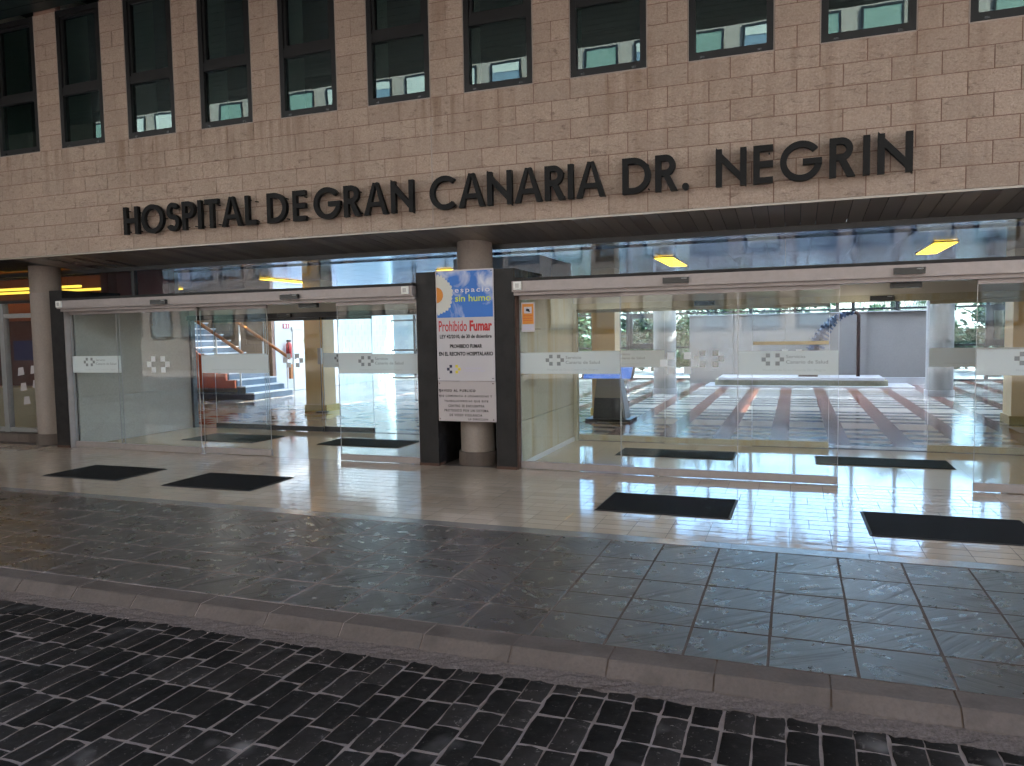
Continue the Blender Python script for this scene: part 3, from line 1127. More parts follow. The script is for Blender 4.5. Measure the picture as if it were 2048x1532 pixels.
def glyph(ch):
    w = SW
    s = []
    if ch == 'H':
        W = .70
        s = [rect(0, w, 0, 1), rect(W - w, W, 0, 1), rect(w, W - w, .5 - w / 2, .5 + w / 2)]
    elif ch == 'O':
        W = 1.04
        s = [arcpoly(.52, .5, .52, .52, 0, 360, w, 44)]
    elif ch == 'S':
        W = .56
        r = .26 + w / 4
        s = [arcpoly(.28, 1.01 - r, .27, r, 25, 270, w), arcpoly(.28, r - .01, .29, r, -155, 90, w)]
    elif ch == 'P':
        W = .56
        s = [rect(0, w, 0, 1), rect(w, .28, 1 - w, 1), rect(w, .28, .42, .42 + w), arcpoly(.28, .71, .28, .29, -90, 90, w, 18)]
    elif ch == 'R':
        W = .62
        s = [rect(0, w, 0, 1), rect(w, .28, 1 - w, 1), rect(w, .28, .42, .42 + w), arcpoly(.28, .71, .28, .29, -90, 90, w, 18),
             [[(.22, .44), (.43, 0), (.62, 0), (.40, .44)]]]
    elif ch == 'I':
        W = w
        s = [rect(0, w, 0, 1)]
    elif ch == 'T':
        W = .58
        s = [rect(.29 - w / 2, .29 + w / 2, 0, 1 - w), rect(0, W, 1 - w, 1)]
    elif ch == 'A':
        W = .86
        h = W / 2
        s = [[[(0, 0), (.168, 0), (h + .015, 1.0), (h - .085, 1.02)]], [[(W - .168, 0), (W, 0), (h + .085, 1.02), (h - .015, 1.0)]],
             rect(.22, W - .22, .26, .26 + w * .9)]
    elif ch == 'L':
        W = .46
        s = [rect(0, w, 0, 1), rect(w, W, 0, w)]
    elif ch == 'D':
        W = .80
        s = [rect(0, w, 0, 1), rect(w, .30, 1 - w, 1), rect(w, .30, 0, w), arcpoly(.30, .5, .50, .5, -90, 90, w, 26)]
    elif ch == 'E':
        W = .50
        s = [rect(0, w, 0, 1), rect(w, W, 1 - w, 1), rect(w, W, 0, w), rect(w, W, .5 - w / 2, .5 + w / 2)]
    elif ch == 'G':
        W = 1.03
        s = [arcpoly(.52, .5, .52, .52, 38, 346, w, 40), rect(.56, 1.03, .40, .40 + w * .95)]
    elif ch == 'C':
        W = .90
        s = [arcpoly(.52, .5, .52, .52, 48, 312, w, 36)]
    elif ch == 'N':
        W = .80
        s = [rect(0, w, 0, 1), rect(W - w, W, 0, 1), [[(0.004, 1.05), (w * .25, .78), (W - .004, -.05), (W - w * .25, .22)][::-1]]]
    elif ch == '.':
        W = .17
        s = [[[(.085 + .095 * math.cos(2 * PI * i / 14), .09 + .095 * math.sin(2 * PI * i / 14)) for i in range(14)]]]
    return W, s


words = [('HOSPITAL', -8.19, -6.09), ('DE', -5.93, -5.385), ('GRAN', -5.27, -3.965), ('CANARIA', -3.765, -1.80),
         ('DR.', -1.625, -0.975), ('NEGRIN', -0.72, 0.965)]
for wd, xa, xb in words:
    gl = [glyph(c) for c in wd]
    tot = sum(g[0] for g in gl)
    gap = ((xb - xa) / CH - tot) / (len(wd) - 1)
    x = xa
    for ch, (W, strokes) in zip(wd, gl):
        mb = MB()
        for i, st in enumerate(strokes):
            e = i * 0.0006
            for poly in st:
                mb.prism(poly, lambda a, b: (x + a * CH, YF - e, LZ + b * CH), lambda a, b: (x + a * CH, YB + e, LZ + b * CH))
        lo = link('letter', mb.mesh('letter', 'letter_metal'), sign)
        lo['label'] = 'black metal full stop after DR' if ch == '.' else 'black metal letter %s of the word %s' % (ch, wd.strip('.'))
        pins = [(.08, .12), (.08, .88), (W - .08, .12), (W - .10, .8)] if W > .3 else [(W / 2, .1), (W / 2, .88)]
        if ch == 'O':
            pins = [(.52, .06), (.52, .94), (.06, .5), (.98, .5)]
        if ch == 'A':
            pins = [(.09, .06), (W - .09, .06), (W / 2, .92)]
        if ch in 'CG':
            pins = [(.52, .06), (.52, .94), (.06, .5)]
        if ch == 'S':
            pins = [(.28, .06), (.28, .95)]
        if ch == '.':
            pins = [(.085, .09)]
        mb = MB()
        for a, b in pins:
            px, pz = x + a * CH, LZ + b * CH
            mb.tube([(px, YB - .004, pz), (px, FY + .002, pz)], .007, 6)
        link('mounting_pin', mb.mesh('mounting_pin', 'letter_metal'), lo)
        x += (W + gap) * CH

# ================================================================== ENTRANCES
# dark steel portal posts
posts = [(-10.44, -10.19, 'tall dark steel post between the far column and the glass doors'),
         (-4.31, -4.055, 'dark steel post just left of the smoking ban sign'),
         (-3.295, -3.04, 'dark steel post just right of the smoking ban sign'),
         (2.83, 3.08, 'dark steel post at the outer end of the open doorway')]
for i, (a, b, lab) in enumerate(posts):
    t = thing('portal_post', lab, 'post', ((a + b) / 2, 8.5, 0), 'steel posts framing the door bays')
    part('casing', 'corten', t, box=(a, b, 8.27, 8.45, 0.012, 2.352))
    part('top_fin', 'corten', t, box=(a + .002, b - .002, 8.4505, 9.32, 2.228, 2.350))
    part('foot', 'rust', t, box=(a - .004, b + .004, 8.266, 8.452, 0.0, 0.035))
    sx = b if i in (0, 2) else a - .012
    part('edge_trim', 'aluminium' if i != 2 else 'rust', t, box=(sx + (.0005 if i in (0, 2) else -.0005), sx + .012, 8.285, 8.42, 0.0, 2.05))

# round columns outside
for (cx, lab) in ((-3.665, 'round concrete column behind the smoking ban sign'), (-10.925, 'round concrete column at the far end beside the shop front'),
                  (3.6, 'round concrete column beyond the open doorway')):
    t = thing('concrete_column', lab, 'column', (cx, 8.60, 0), 'round columns along the entrance front', 'thing')
    smooth(part('shaft', 'column_concrete', t, lambda mb: mb.lathe(cx, 8.60, [(.216, 0.165), (.216, 2.34), (.2135, 2.345), (.216, 2.35), (.216, 2.86)], 40)))
    smooth(part('base', 'kerb_stone', t, lambda mb: mb.lathe(cx, 8.60, [(.245, 0.0), (.245, .155), (.238, .166), (.2, .167)], 40)))

# dividing walls beside and between the vestibules
dw = thing('dividing_wall', 'stained board-marked concrete wall between the two vestibules', 'wall', (-3.6, 9.9, 0))
part('panel', 'vestibule_concrete', dw, box=(-4.29, -3.075, 9.33, 10.78, 0, 2.6))
part('cheek', 'corten', dw, box=(-4.29, -4.06, 8.4525, 9.329, 0, 2.226))
part('cheek', 'corten', dw, box=(-3.29, -3.075, 8.4525, 9.329, 0, 2.226))
for j in range(4):
    part('concrete_course', 'stained_concrete', dw, box=(-3.072, -3.05 + (.002 if j % 2 else 0), 8.46, 10.78, 0.004 + j * .55, j * .55 + .5465 if j < 3 else 2.195))
part('skirting', 'white_wall', dw, box=(-3.049, -3.036, 8.6, 10.78, 0.001, 0.06))
dw = thing('vestibule_wall', 'grey pitted concrete wall seen through the far fixed glass', 'wall', (-10.3, 9.6, 0))
part('panel', 'vestibule_concrete', dw, box=(-10.42, -10.2, 8.4525, 10.80, 0, 2.226))
for j in range(3):
    part('concrete_course', 'vestibule_concrete', dw, box=(-10.199, -10.18 + (.002 if j % 2 else 0), 8.46, 10.79, 0.004 + j * .73, j * .73 + .727))
dw = thing('end_wall', 'concrete wall closing the vestibule beyond the open doorway', 'wall', (2.9, 9.9, 0))
part('panel', 'vestibule_concrete', dw, box=(2.84, 3.05, 8.4525, 10.80, 0, 2.226))


def door_set(x0, x1, yg, zt, panels, label, header_mat, front, sensors, bx):
    """sliding glass door bay: header, panels (x0, x1, front offset, style)"""
    t = thing('sliding_door', label, 'glass door', ((x0 + x1) / 2, yg, 0))
    if front:
        part('header', header_mat, t, box=(x0, x1, 8.175, 8.33, 2.075, 2.192))
        part('header_cap', 'corten', t, box=(x0, x1, 8.19, 8.75, 2.194, 2.225))
        part('track', 'aluminium', t, box=(x0, x1, 8.235, 8.42, 2.035, 2.0745))
    else:
        part('header', header_mat, t, box=(x0, x1, yg - .09, yg + .09, 1.925, 2.01))
        part('bulkhead', 'vestibule_ceiling', t, box=(x0, x1, yg - .02, yg + .10, 2.012, 2.19))
        part('post', header_mat, t, box=(x0, x0 + .05, yg - .05, yg + .05, 0, 1.924))
        part('post', header_mat, t, box=(x1 - .05, x1, yg - .05, yg + .05, 0, 1.924))
    top = 2.034 if front else 1.924
    for (a, b, dy, style) in panels:
        y = yg + dy
        p = link('glass_panel', MB().box(a + .004, b - .004, y - .005, y + .005, 0.09, top - .045).mesh('glass_panel', 'door_glass'), t)
        part('bottom_rail', header_mat, p, box=(a, b, y - .02, y + .02, 0.008, 0.09))
        part('top_rail', header_mat, p, box=(a, b, y - .018, y + .018, top - .045, top - .001))
        for e in (a, b - .004):
            part('edge_strip', 'grey_aluminium', p, box=(e, e + .004, y - .006, y + .006, 0.09, top - .045))
        yf = y - .0052
        z0, z1 = (1.125, 1.372) if front else (1.085, 1.325)
        cx = (a + b) / 2
        if style == 'band':
            part('frosted_band', 'frost_band', p, box=(a + .006, b - .006, yf - .0012, yf, z0, z1))
            s = .042
            ex = a + (b - a) * .36
            emblem(('print_grey', 'print_grey'), p, ex, (z0 + z1) / 2 + .035, s, yf - .0014)
            wv = min(.40, b - ex - .16)
            text_part('lettering', 'Servicio', 'print_grey', p, ex + .125, ex + .125 + wv * .46, z0 + .172, z0 + .205, yf - .0025)
            text_part('lettering', 'Canario de Salud', 'print_grey', p, ex + .125, ex + .125 + wv, z0 + .115, z0 + .15, yf - .0025)
            text_part('lettering', 'Hospital de Gran Canaria Dr. Negrín', 'print_pale', p, ex - .10, ex + .125 + wv * .95, z0 + .03, z0 + .062, yf - .0025)
        elif style == 'plainband':
            part('frosted_band', 'frost_band', p, box=(a + .006, b - .006, yf - .0012, yf, z0, z1))
            text_part('lettering', 'Hospital de Gran Canaria Dr. Negrín', 'print_pale', p, a + .18, b - .2, z0 + .03, z0 + .06, yf - .0025)
        elif style == 'squares':
            emblem(('frost_square', 'frost_square'), p, cx + .03, (z0 + z1) / 2, .078, yf - .0004)
    for sx, sz in sensors:
        yy = 8.174 if front else yg - .091
        so = part('motion_sensor', 'sensor_black', t, box=(sx - .135, sx + .135, yy - .045, yy, sz, sz + .062))
        part('sensor_lens', 'print_grey', so, box=(sx + .06, sx + .115, yy - .0475, yy - .0455, sz + .044, sz + .053))
    for xx in bx:
        so = part('key_switch', 'white_plastic', t, box=(xx - .045, xx + .045, 8.145, 8.1745, 2.095, 2.185))
        part('button', 'grey_aluminium', so, box=(xx - .022, xx + .022, 8.141, 8.1445, 2.115, 2.165))
    return t


YG = 8.35
left_doors = door_set(-10.185, -4.315, YG, 2.0, [(-10.17, -9.20, .03, 'band'), (-9.20, -7.73, -.03, 'squares'), (-7.73, -6.60, .03, 'plainband'), (-5.47, -4.32, -.03, 'band')],
         'far bay of outer glass doors, left of the smoking ban sign', 'aluminium', True, [(-8.22, 2.085), (-6.06, 2.085)], [-10.12, -4.40])
right_doors = door_set(-3.035, 2.825, YG, 2.0, [(-3.02, -1.82, .03, 'band'), (-1.82, -0.56, -.03, 'squares'), (-0.56, 0.42, -.03, 'band'), (1.62, 2.81, -.03, 'band')],
         'near bay of outer glass doors, right of the smoking ban sign', 'aluminium', True, [(-1.18, 2.098), (1.02, 2.098)], [-2.96])
YI = 10.80
door_set(-10.18, -4.31, YI, 1.92, [(-9.70, -8.57, .03, 'plainband'), (-7.42, -6.47, .03, 'band'), (-8.57, -7.42, -.03, 'squares'), (-5.47, -4.36, .03, 'band')],
         'inner glass doors at the back of the far vestibule', 'dark_aluminium', False, [(-8.06, 1.935)], [])
inner = door_set(-3.045, 2.83, YI, 1.92, [(-2.99, -1.72, .03, 'band'), (-1.72, -0.54, -.03, 'squares'), (-0.54, 0.43, .03, 'squares'), (1.59, 2.78, .03, 'plainband')],
         'inner glass doors at the back of the near vestibule', 'stained_concrete', False, [(-1.16, 1.935), (1.03, 1.935)], [])
part('safety_strip', 'yellow_paint', inner, box=(-.53, .42, YI + .022, YI + .0245, 1.385, 1.43))
# sensors on the back of the outer headers
for t, x in ((left_doors, -6.0), (right_doors, 1.03)):
    part('hanging_sensor', 'sensor_black', t, box=(x - .14, x + .14, 8.44, 8.50, 1.985, 2.045))

# vestibule ceilings and downlights
vc = link('vestibule_ceiling', MB().box(-10.18, -4.3, 8.43, 10.9, 2.195, 2.215).box(-3.04, 2.83, 8.43, 10.9, 2.195, 2.215).mesh('vestibule_ceiling', 'vestibule_ceiling'))
tag(vc, 'low cream ceiling over the two door vestibules', 'ceiling', kind='structure')
for (x, y, lab) in ((-2.45, 10.2, 'small lit ceiling spot above the near vestibule, closest to the orange notice'),
                    (0.72, 10.2, 'small lit ceiling spot above the open near doorway'),
                    (-8.6, 9.7, 'small lit ceiling spot in the far vestibule')):
    t = thing('downlight', lab, 'ceiling light', (x, y, 2.19), 'vestibule downlights')
    part('ring', 'white_plastic', t, lambda mb: mb.lathe(x, y, [(.10, 2.178), (.105, 2.194)], 20))
    part('lamp', 'lamp_white', t, lambda mb: mb.lathe(x, y, [(.078, 2.170), (.078, 2.1775)], 20))

# ------------------------------------------------------------------ signs on the column
SY = 8.252
t = thing('smoking_ban_sign', 'upper board with daisy and blue sky banning smoking, fixed between two posts', 'sign', (-3.66, SY, 1.1))
SX0, SX1 = -4.035, -3.29
part('board', 'sign_white', t, box=(SX0, SX1, SY, SY + .012, 1.045, 2.362))
part('sky_picture', 'sky_print', t, box=(SX0 + .012, SX1 - .012, SY - .0012, SY - .0002, 1.80, 2.345))
def daisy(mb):
    cx, cz = SX0 + .012, 2.07
    for i in range(15):
        a = math.radians(-84 + 168 * i / 14)
        L, wd = .225 + .015 * math.sin(i * 5), .033
        pts = []
        for q in range(12):
            b = 2 * PI * q / 12
            u, v = .13 + (L - .05) * .5 * math.cos(b) , wd * math.sin(b)
            X = cx + u * math.cos(a) - v * math.sin(a)
            Z = cz + (u * math.sin(a) + v * math.cos(a)) * 1.12
            pts.append((max(cx, X), Z))
        e = .0004 * i
        mb.face([(p[0], SY - .0022 - .0001 * i, p[1]) for p in pts])
part('daisy_petals', 'petal', t, daisy)
part('daisy_heart', 'print_orange', t, lambda mb: mb.face([(SX0 + .012 + .085 * math.cos(math.radians(-90 + 180 * i / 16)), SY - .0045, 2.07 + .092 * math.sin(math.radians(-90 + 180 * i / 16))) for i in range(17)]))
def sx(u):
    return SX0 + u * (SX1 - SX0)
text_part('lettering', 'espacio', 'print_white', t, sx(.34), sx(.94), 2.075, 2.150, SY - .006, 0.008, spacing=1.25)
text_part('lettering', 'sin humo', 'print_lime', t, sx(.34), sx(.955), 1.985, 2.065, SY - .006, 0.015)
text_part('lettering', 'Prohibido', 'print_red', t, sx(.04), sx(.535), 1.635, 1.762, SY - .0015, 0.012)
text_part('lettering', 'Fumar', 'print_red', t, sx(.58), sx(.965), 1.635, 1.762, SY - .0015, 0.04)
text_part('lettering', 'LEY 42/2010, de 30 de diciembre', 'print_black', t, sx(.055), sx(.955), 1.545, 1.597, SY - .0015, 0.025)
text_part('lettering', 'PROHIBIDO FUMAR', 'print_black', t, sx(.23), sx(.79), 1.435, 1.482, SY - .0015, 0.035)
text_part('lettering', 'EN EL RECINTO HOSPITALARIO', 'print_black', t, sx(.035), sx(.972), 1.345, 1.392, SY - .0015, 0.035)
emblem(('print_navy', 'print_yellow'), t, sx(.295), 1.185, .034, SY - .0006)
text_part('lettering', 'Hospital Universitario', 'print_lilac', t, sx(.46), sx(.78), 1.183, 1.208, SY - .0015, 0.01)
text_part('lettering', 'de Gran Canaria Dr. Negrin', 'print_lilac', t, sx(.46), sx(.83), 1.150, 1.178, SY - .0015, 0.01)
for u in (.03, .965):
    for z in (1.075, 2.335):
        part('screw', 'print_black', t, lambda mb: mb.prism([(sx(u) + .007 * math.cos(i * PI / 4), z + .007 * math.sin(i * PI / 4)) for i in range(8)],
             lambda a, b: (a, SY - .004, b), lambda a, b: (a, SY - .0012, b)))
t = thing('surveillance_notice', 'lower cream board announcing video surveillance, under the smoking ban sign', 'sign', (-3.66, SY, .56))
part('board', 'sign_cream', t, box=(SX0 + .004, SX1 + .006, SY - .003, SY + .009, 0.560, 1.040))
rows = [('¶AVISO AL PUBLICO', .02, .66, .905, .945, .04), ('¶SE COMUNICA A USUARIOS/AS Y', .02, .945, .845, .877, .025), ('TRABAJADORES/AS QUE ESTE', .11, .88, .785, .815, .025),
        ('CENTRO SE ENCUENTRA', .18, .81, .73, .76, .025), ('PROTEGIDO POR UN SISTEMA', .11, .88, .675, .705, .025), ('DE VIDEO VIGILANCIA', .20, .77, .62, .65, .025), ('LA DIRECCION', .53, .87, .575, .600, .025)]
for body, a, b, z0, z1, bo in rows:
    text_part('lettering', body, 'print_black', t, sx(a), sx(b), z0, z1, SY - .0045, bo, spacing=1.3)
for u in (.03, .965):
    for z in (.585, 1.015):
        part('screw', 'rust', t, lambda mb: mb.prism([(sx(u) + .008 * math.cos(i * PI / 4), z + .008 * math.sin(i * PI / 4)) for i in range(8)],
             lambda a, b: (a, SY - .006, b), lambda a, b: (a, SY - .003, b)))
# orange camera notice on the fixed pane
yy = YG + .03 - .0052
t = thing('camera_notice', 'orange and white camera notice stuck inside the fixed glass pane', 'notice', (-2.93, yy, 1.6))
part('sheet', 'sign_white', t, box=(-2.995, -2.83, yy - .0014, yy - .0004, 1.615, 1.955))
part('orange_field', 'print_orange', t, box=(-2.982, -2.843, yy - .0022, yy - .0016, 1.705, 1.94))
part('picture', 'sign_white', t, box=(-2.962, -2.866, yy - .003, yy - .0024, 1.83, 1.905))
def camicon(mb):
    mb.box(-2.935, -2.895, yy - .004, yy - .0032, 1.855, 1.88)
    mb.box(-2.915, -2.885, yy - .0042, yy - .0034, 1.848, 1.86)
    mb.box(-2.925, -2.917, yy - .0044, yy - .0036, 1.878, 1.893)
part('camera_symbol', 'print_black', t, camicon)
for z in (1.80, 1.77, 1.745):
    part('ruled_line', 'print_red', t, box=(-2.975, -2.85, yy - .0028, yy - .0023, z, z + .004))
for z in (1.64, 1.66, 1.68):
    part('ruled_line', 'print_lilac', t, box=(-2.98, -2.845, yy - .002, yy - .0015, z, z + .008))

# ------------------------------------------------------------------ mats
mats = [(-8.40, -7.23, 6.42, 7.19, 'black door mat on the marble, farthest from the camera'),
        (-6.51, -5.33, 6.36, 7.14, 'black door mat in front of the far open doorway'),
        (-1.68, -0.49, 6.55, 7.33, 'black door mat in front of the closed glass leaf with white squares'),
        (0.545, 1.75, 6.33, 7.15, 'black door mat in front of the near open doorway, cut by the picture edge')]
for i, (a, b, c, d, lab) in enumerate(mats):
    t = thing('door_mat', lab, 'mat', ((a + b) / 2, (c + d) / 2, 0), 'black mats outside the doors')
    rz = (0.0, .02, -.01, .012)[i]
    e = .022
    def pile(mb):
        mb.box(a + e, b - e, c + e, d - e, 0.001, 0.0125)
    def edge(mb):
        mb.hexa([(a, c, .0008), (b, c, .0008), (b, d, .0008), (a, d, .0008), (a + e, c + e, .0105), (b - e, c + e, .0105), (b - e, d - e, .0105), (a + e, d - e, .0105)])
    part('pile', 'mat_rubber', t, pile)
    part('rubber_edge', 'mat_edge', t, edge)
    t.rotation_euler = (0, 0, rz)
inm = [(-9.11, -7.72, 9.35, 10.14, 'dark green mat inside the far vestibule, nearest the concrete wall'),
       (-6.65, -5.26, 9.46, 10.14, 'dark green mat inside the far vestibule, by the open doorway'),
       (-2.18, -0.69, 9.59, 10.20, 'dark green mat inside the near vestibule behind the closed leaf'),
       (0.24, 1.70, 9.55, 10.12, 'dark green mat inside the near vestibule behind the open doorway')]
for a, b, c, d, lab in inm:
    t = thing('vestibule_mat', lab, 'mat', ((a + b) / 2, (c + d) / 2, 0), 'green mats inside the vestibules')
    part('pile', 'inner_mat', t, box=(a + .015, b - .015, c + .015, d - .015, .001, .013))
    part('rubber_edge', 'mat_edge', t, lambda mb: mb.hexa([(a, c, .0008), (b, c, .0008), (b, d, .0008), (a, d, .0008), (a + .015, c + .015, .011), (b - .015, c + .015, .011), (b - .015, d - .015, .011), (a + .015, d - .015, .011)]))

# ================================================================== LOBBY
lf = thing('lobby_floor', 'polished lobby floor with red bands and grey and cream stripes', 'floor', (-3, 17, 0), kind='structure')
part('screed', 'tile_grout', lf, box=(-22, 10, 10.9, 25.4, -0.2, -0.002))
mb = MB()
u = 0.2675
for j in range(54):
    y = 10.92 + j * u
    for i in range(-54, 38):
        x = -0.34 + i * u
        if i % 3 == 0 and -14 < x < 8 and j > 0:
            mi = 2
        elif j % 2 == 1 and not (j % 10 in (9,)):
            mi = 1
        else:
            mi = 0
        if x < -5.5:
            q = math.sin(i * 12.9898 + j * 78.233) * 43758.5453
            q -= math.floor(q)
            mi = 2 if (mi == 2 and q < .3) else (1 if (mi == 1 and q < .55) else 0)
        e = .001
        mb.face([(x + e, y + e, 0), (x + u - e, y + e, 0), (x + u - e, y + u - e, 0), (x + e, y + u - e, 0)], mi)
so = link('tile_field', mb.mesh('tile_field', ['tile_cream', 'tile_grey', 'tile_red']), lf)
so['kind'] = 'stuff'
lc = thing('lobby_ceiling', 'glossy metal lobby ceiling seen over the door header', 'ceiling', (-3, 17, 2.8), kind='structure')
part('sheet', 'ceiling_metal', lc, box=(-22, 10, 8.80, 16.5, 2.83, 2.858))
def cpan(mb):
    mb.box(0, .596, 0, 1.196, 0, .02)
for i in range(-24, 12):
    for j in range(4):
        link('ceiling_panel', local_mesh('ceiling_panel', 'ceiling_metal', cpan), lc, (i * .6 + .2, 10.95 + j * 1.2, 2.805))
part('edge_beam', 'ceiling_metal', lc, box=(-22, 10, 15.76, 16.5, 2.806, 2.825))
lw = thing('lobby_wall', 'pale interior walls closing the lobby sides', 'wall', (-14, 20, 0), kind='structure')
part('side_wall', 'white_wall', lw, box=(-14.4, -14.12, 18.25, 21.5, 0, 8.2))
part('far_side_wall', 'white_wall', lw, box=(9.0, 9.3, 10.9, 25.4, 0, 8.2))
part('front_wall', 'white_wall', lw, box=(-22, -10.46, 10.7, 10.85, 0, 2.8))
part('front_wall', 'white_wall', lw, box=(3.1, 10, 8.9, 9.1, 0, 2.8))
part('end_wall', 'white_wall', lw, box=(-22, -21.8, 10.85, 18.2, 0, 8.2))
# block walls of the lobby, stone by stone
bw = thing('brown_block_wall', 'brown block wall behind the lobby stairs', 'wall', (-16, 18.2, 0))
part('core', 'mortar', bw, box=(-21.8, -14.13, 18.13, 18.24, 0, 8.2))
for c in range(14):
    for i in range(10):
        x = -14.13 - (i + 1) * .6 + (.3 if c % 2 else 0)
        part('block', 'brown_block', bw, box=(x + .004, min(x + .596, -14.13), 18.115, 18.129, c * .2 + .004, c * .2 + .196))
gw = thing('green_tiled_wall', 'pale green wall section past the white double door', 'wall', (-14.1, 23, 0))
part('core', 'pale_block', gw, box=(-14.4, -14.13, 21.52, 25.2, 0, 8.2))
for c in range(14):
    for i in range(9):
        y = 21.52 + i * .41 - (.2 if c % 2 else 0)
        part('block', 'green_wall', gw, box=(-14.128, -14.112, max(y, 21.52) + .004, y + .406, c * .2 + .004, c * .2 + .196))
t = thing('double_door', 'white double door with round porthole on the lobby side wall', 'door', (-14.1, 20, 0))
part('frame', 'white_plastic', t, box=(-14.119, -14.06, 19.0, 21.5, 1.82, 1.90))
for y0 in (19.04, 20.28):
    lf_ = part('leaf', 'white_plastic', t, box=(-14.117, -14.08, y0, y0 + 1.2, 0.01, 1.815))
    part('porthole', 'brass', lf_, lambda mb: mb.prism([(y0 + .6 + .10 * math.cos(i * PI / 10), 1.48 + .10 * math.sin(i * PI / 10)) for i in range(20)], lambda a, b: (-14.072, a, b), lambda a, b: (-14.0795, a, b)))
    part('handle', 'dark_aluminium', lf_, box=(-14.0795, -14.04, y0 + .06, y0 + .09, .95, 1.1))
t = thing('exit_sign', 'small red fire equipment sign above the extinguisher', 'sign', (-14.1, 18.75, 1.9))
part('plate', 'red_paint', t, box=(-14.118, -14.10, 18.62, 18.90, 1.86, 2.0))
part('pictogram', 'print_white', t, box=(-14.0995, -14.097, 18.65, 18.73, 1.88, 1.98))
part('pictogram', 'print_white', t, box=(-14.0995, -14.097, 18.79, 18.85, 1.88, 1.98))
t = thing('fire_extinguisher', 'red fire extinguisher hanging beside the lobby stairs', 'extinguisher', (-14.0, 18.7, 1.0))
smooth(part('cylinder', 'red_paint', t, lambda mb: mb.lathe(-13.99, 18.7, [(.08, 1.0), (.085, 1.04), (.085, 1.38), (.06, 1.44), (.025, 1.46)], 16)))
part('valve', 'print_black', t, box=(-14.02, -13.95, 18.64, 18.76, 1.46, 1.52))
part('hose', 'print_black', t, lambda mb: mb.tube([(-13.98, 18.64, 1.48), (-13.93, 18.58, 1.42), (-13.9, 18.58, 1.25), (-13.92, 18.6, 1.1)], .014, 6))

# stairs
t = thing('lobby_stairs', 'lobby stairs with blue treads, orange flank and wooden handrails', 'stairs', (-12, 16.7, 0))
for k in range(14):
    x1 = -13.1 - k * .26
    st = part('step', 'stair_blue', t, box=(x1 - .26, x1, 16.0, 17.6, .0 if k == 0 else .172 * k - .06, .172 * (k + 1) - .032))
    part('nosing', 'stair_white', st, box=(x1 - .26, x1 + .02, 15.98, 17.62, .172 * (k + 1) - .030, .172 * (k + 1)))
part('flank', 'stair_orange', t, lambda mb: mb.prism([(-13.62, .30), (-13.62, .50), (-13.9, .50), (-13.9, .68), (-14.2, .68), (-14.2, .86), (-15.4, 1.6), (-15.4, .30)][::-1],
     lambda a, b: (a, 15.90, b), lambda a, b: (a, 15.965, b)))
part('plinth', 'print_navy', t, box=(-16, -13.05, 15.93, 15.975, 0.0, .14))
for (ya, pts, posts_) in ((17.55, [(-13.10, 1.02), (-15.2, 2.25)], (-13.2, -14.0, -14.8)), (15.94, [(-13.36, 1.21), (-15.2, 2.29)], (-13.45, -14.2))):
    part('handrail', 'wood_rail', t, lambda mb: mb.tube([(pts[0][0], ya, pts[0][1]), (pts[1][0], ya, pts[1][1])], .045, 10))
    for px in posts_:
        f = (px - pts[0][0]) / (pts[1][0] - pts[0][0])
        pz = pts[0][1] + f * (pts[1][1] - pts[0][1])
        part('baluster', 'white_plastic', t, lambda mb: mb.tube([(px, ya, pz), (px, ya, pz - .92)], .022, 8))
part('newel', 'wood_rail', t, box=(-13.12, -13.05, 17.5, 17.6, .45, .85))

# columns and kiosk in the lobby
for (x, y, w, lab) in ((-9.64, 13.95, .225, 'square yellow pillar with a brass band at its foot, by the far doors'),
                       (-3.42, 14.4, .225, 'square yellow pillar behind the information kiosk'),
                       (3.52, 14.4, .26, 'square yellow pillar at the far right of the lobby')):
    t = thing('yellow_pillar', lab, 'pillar', (x, y, 0), 'yellow pillars of the lobby')
    part('shaft', 'yellow_paint', t, box=(x - w, x + w, y - w, y + w, .14, 2.804))
    part('foot', 'brass', t, box=(x - w - .03, x + w + .08, y - w - .03, y + w + .03, 0.001, .14))
t = thing('rope_post', 'slim metal post standing in front of the yellow pillar', 'post', (-9.35, 13.55, 0))
smooth(part('base', 'dark_aluminium', t, lambda mb: mb.lathe(-9.38, 13.6, [(.14, .001), (.14, .02), (.02, .03)], 18)))
part('stem', 'dark_aluminium', t, lambda mb: mb.tube([(-9.38, 13.6, .02), (-9.38, 13.6, 1.05)], .012, 8))
part('head', 'grey_aluminium', t, box=(-9.44, -9.35, 13.58, 13.62, 1.02, 1.36))
for (x, y, lab) in ((-3.12, 19.6, 'round grey column in the middle of the lobby, left of the stone screen'), (3.13, 19.8, 'round grey column at the right end of the stone screen')):
    t = thing('lobby_column', lab, 'column', (x, y, 0), 'round columns of the lobby', 'thing')
    smooth(part('shaft', 'dim_column', t, lambda mb: mb.lathe(x, y, [(.285, .13), (.285, 8.2)], 32)))
    part('base', 'plinth_stone', t, lambda mb: mb.lathe(x, y, [(.31, 0.001), (.31, .13), (.28, .131)], 32))
t = thing('information_kiosk', 'information kiosk with tilted blue screen and tapering body', 'kiosk', (-3.1, 13.4, 0))
part('foot', 'dark_aluminium', t, box=(-3.52, -2.70, 13.15, 13.75, 0.001, .045))
part('body', 'kiosk_dark', t, lambda mb: mb.hexa([(-3.40, 13.26, .045), (-2.84, 13.26, .045), (-2.84, 13.66, .045), (-3.40, 13.66, .045), (-3.372, 13.26, .42), (-2.885, 13.26, .42), (-2.885, 13.6, .42), (-3.372, 13.6, .42)]))
part('body_top', 'kiosk_tan', t, lambda mb: mb.hexa([(-3.372, 13.262, .421), (-2.885, 13.262, .421), (-2.885, 13.6, .421), (-3.372, 13.6, .421), (-3.32, 13.30, .86), (-2.95, 13.30, .86), (-2.95, 13.5, .86), (-3.32, 13.5, .86)]))
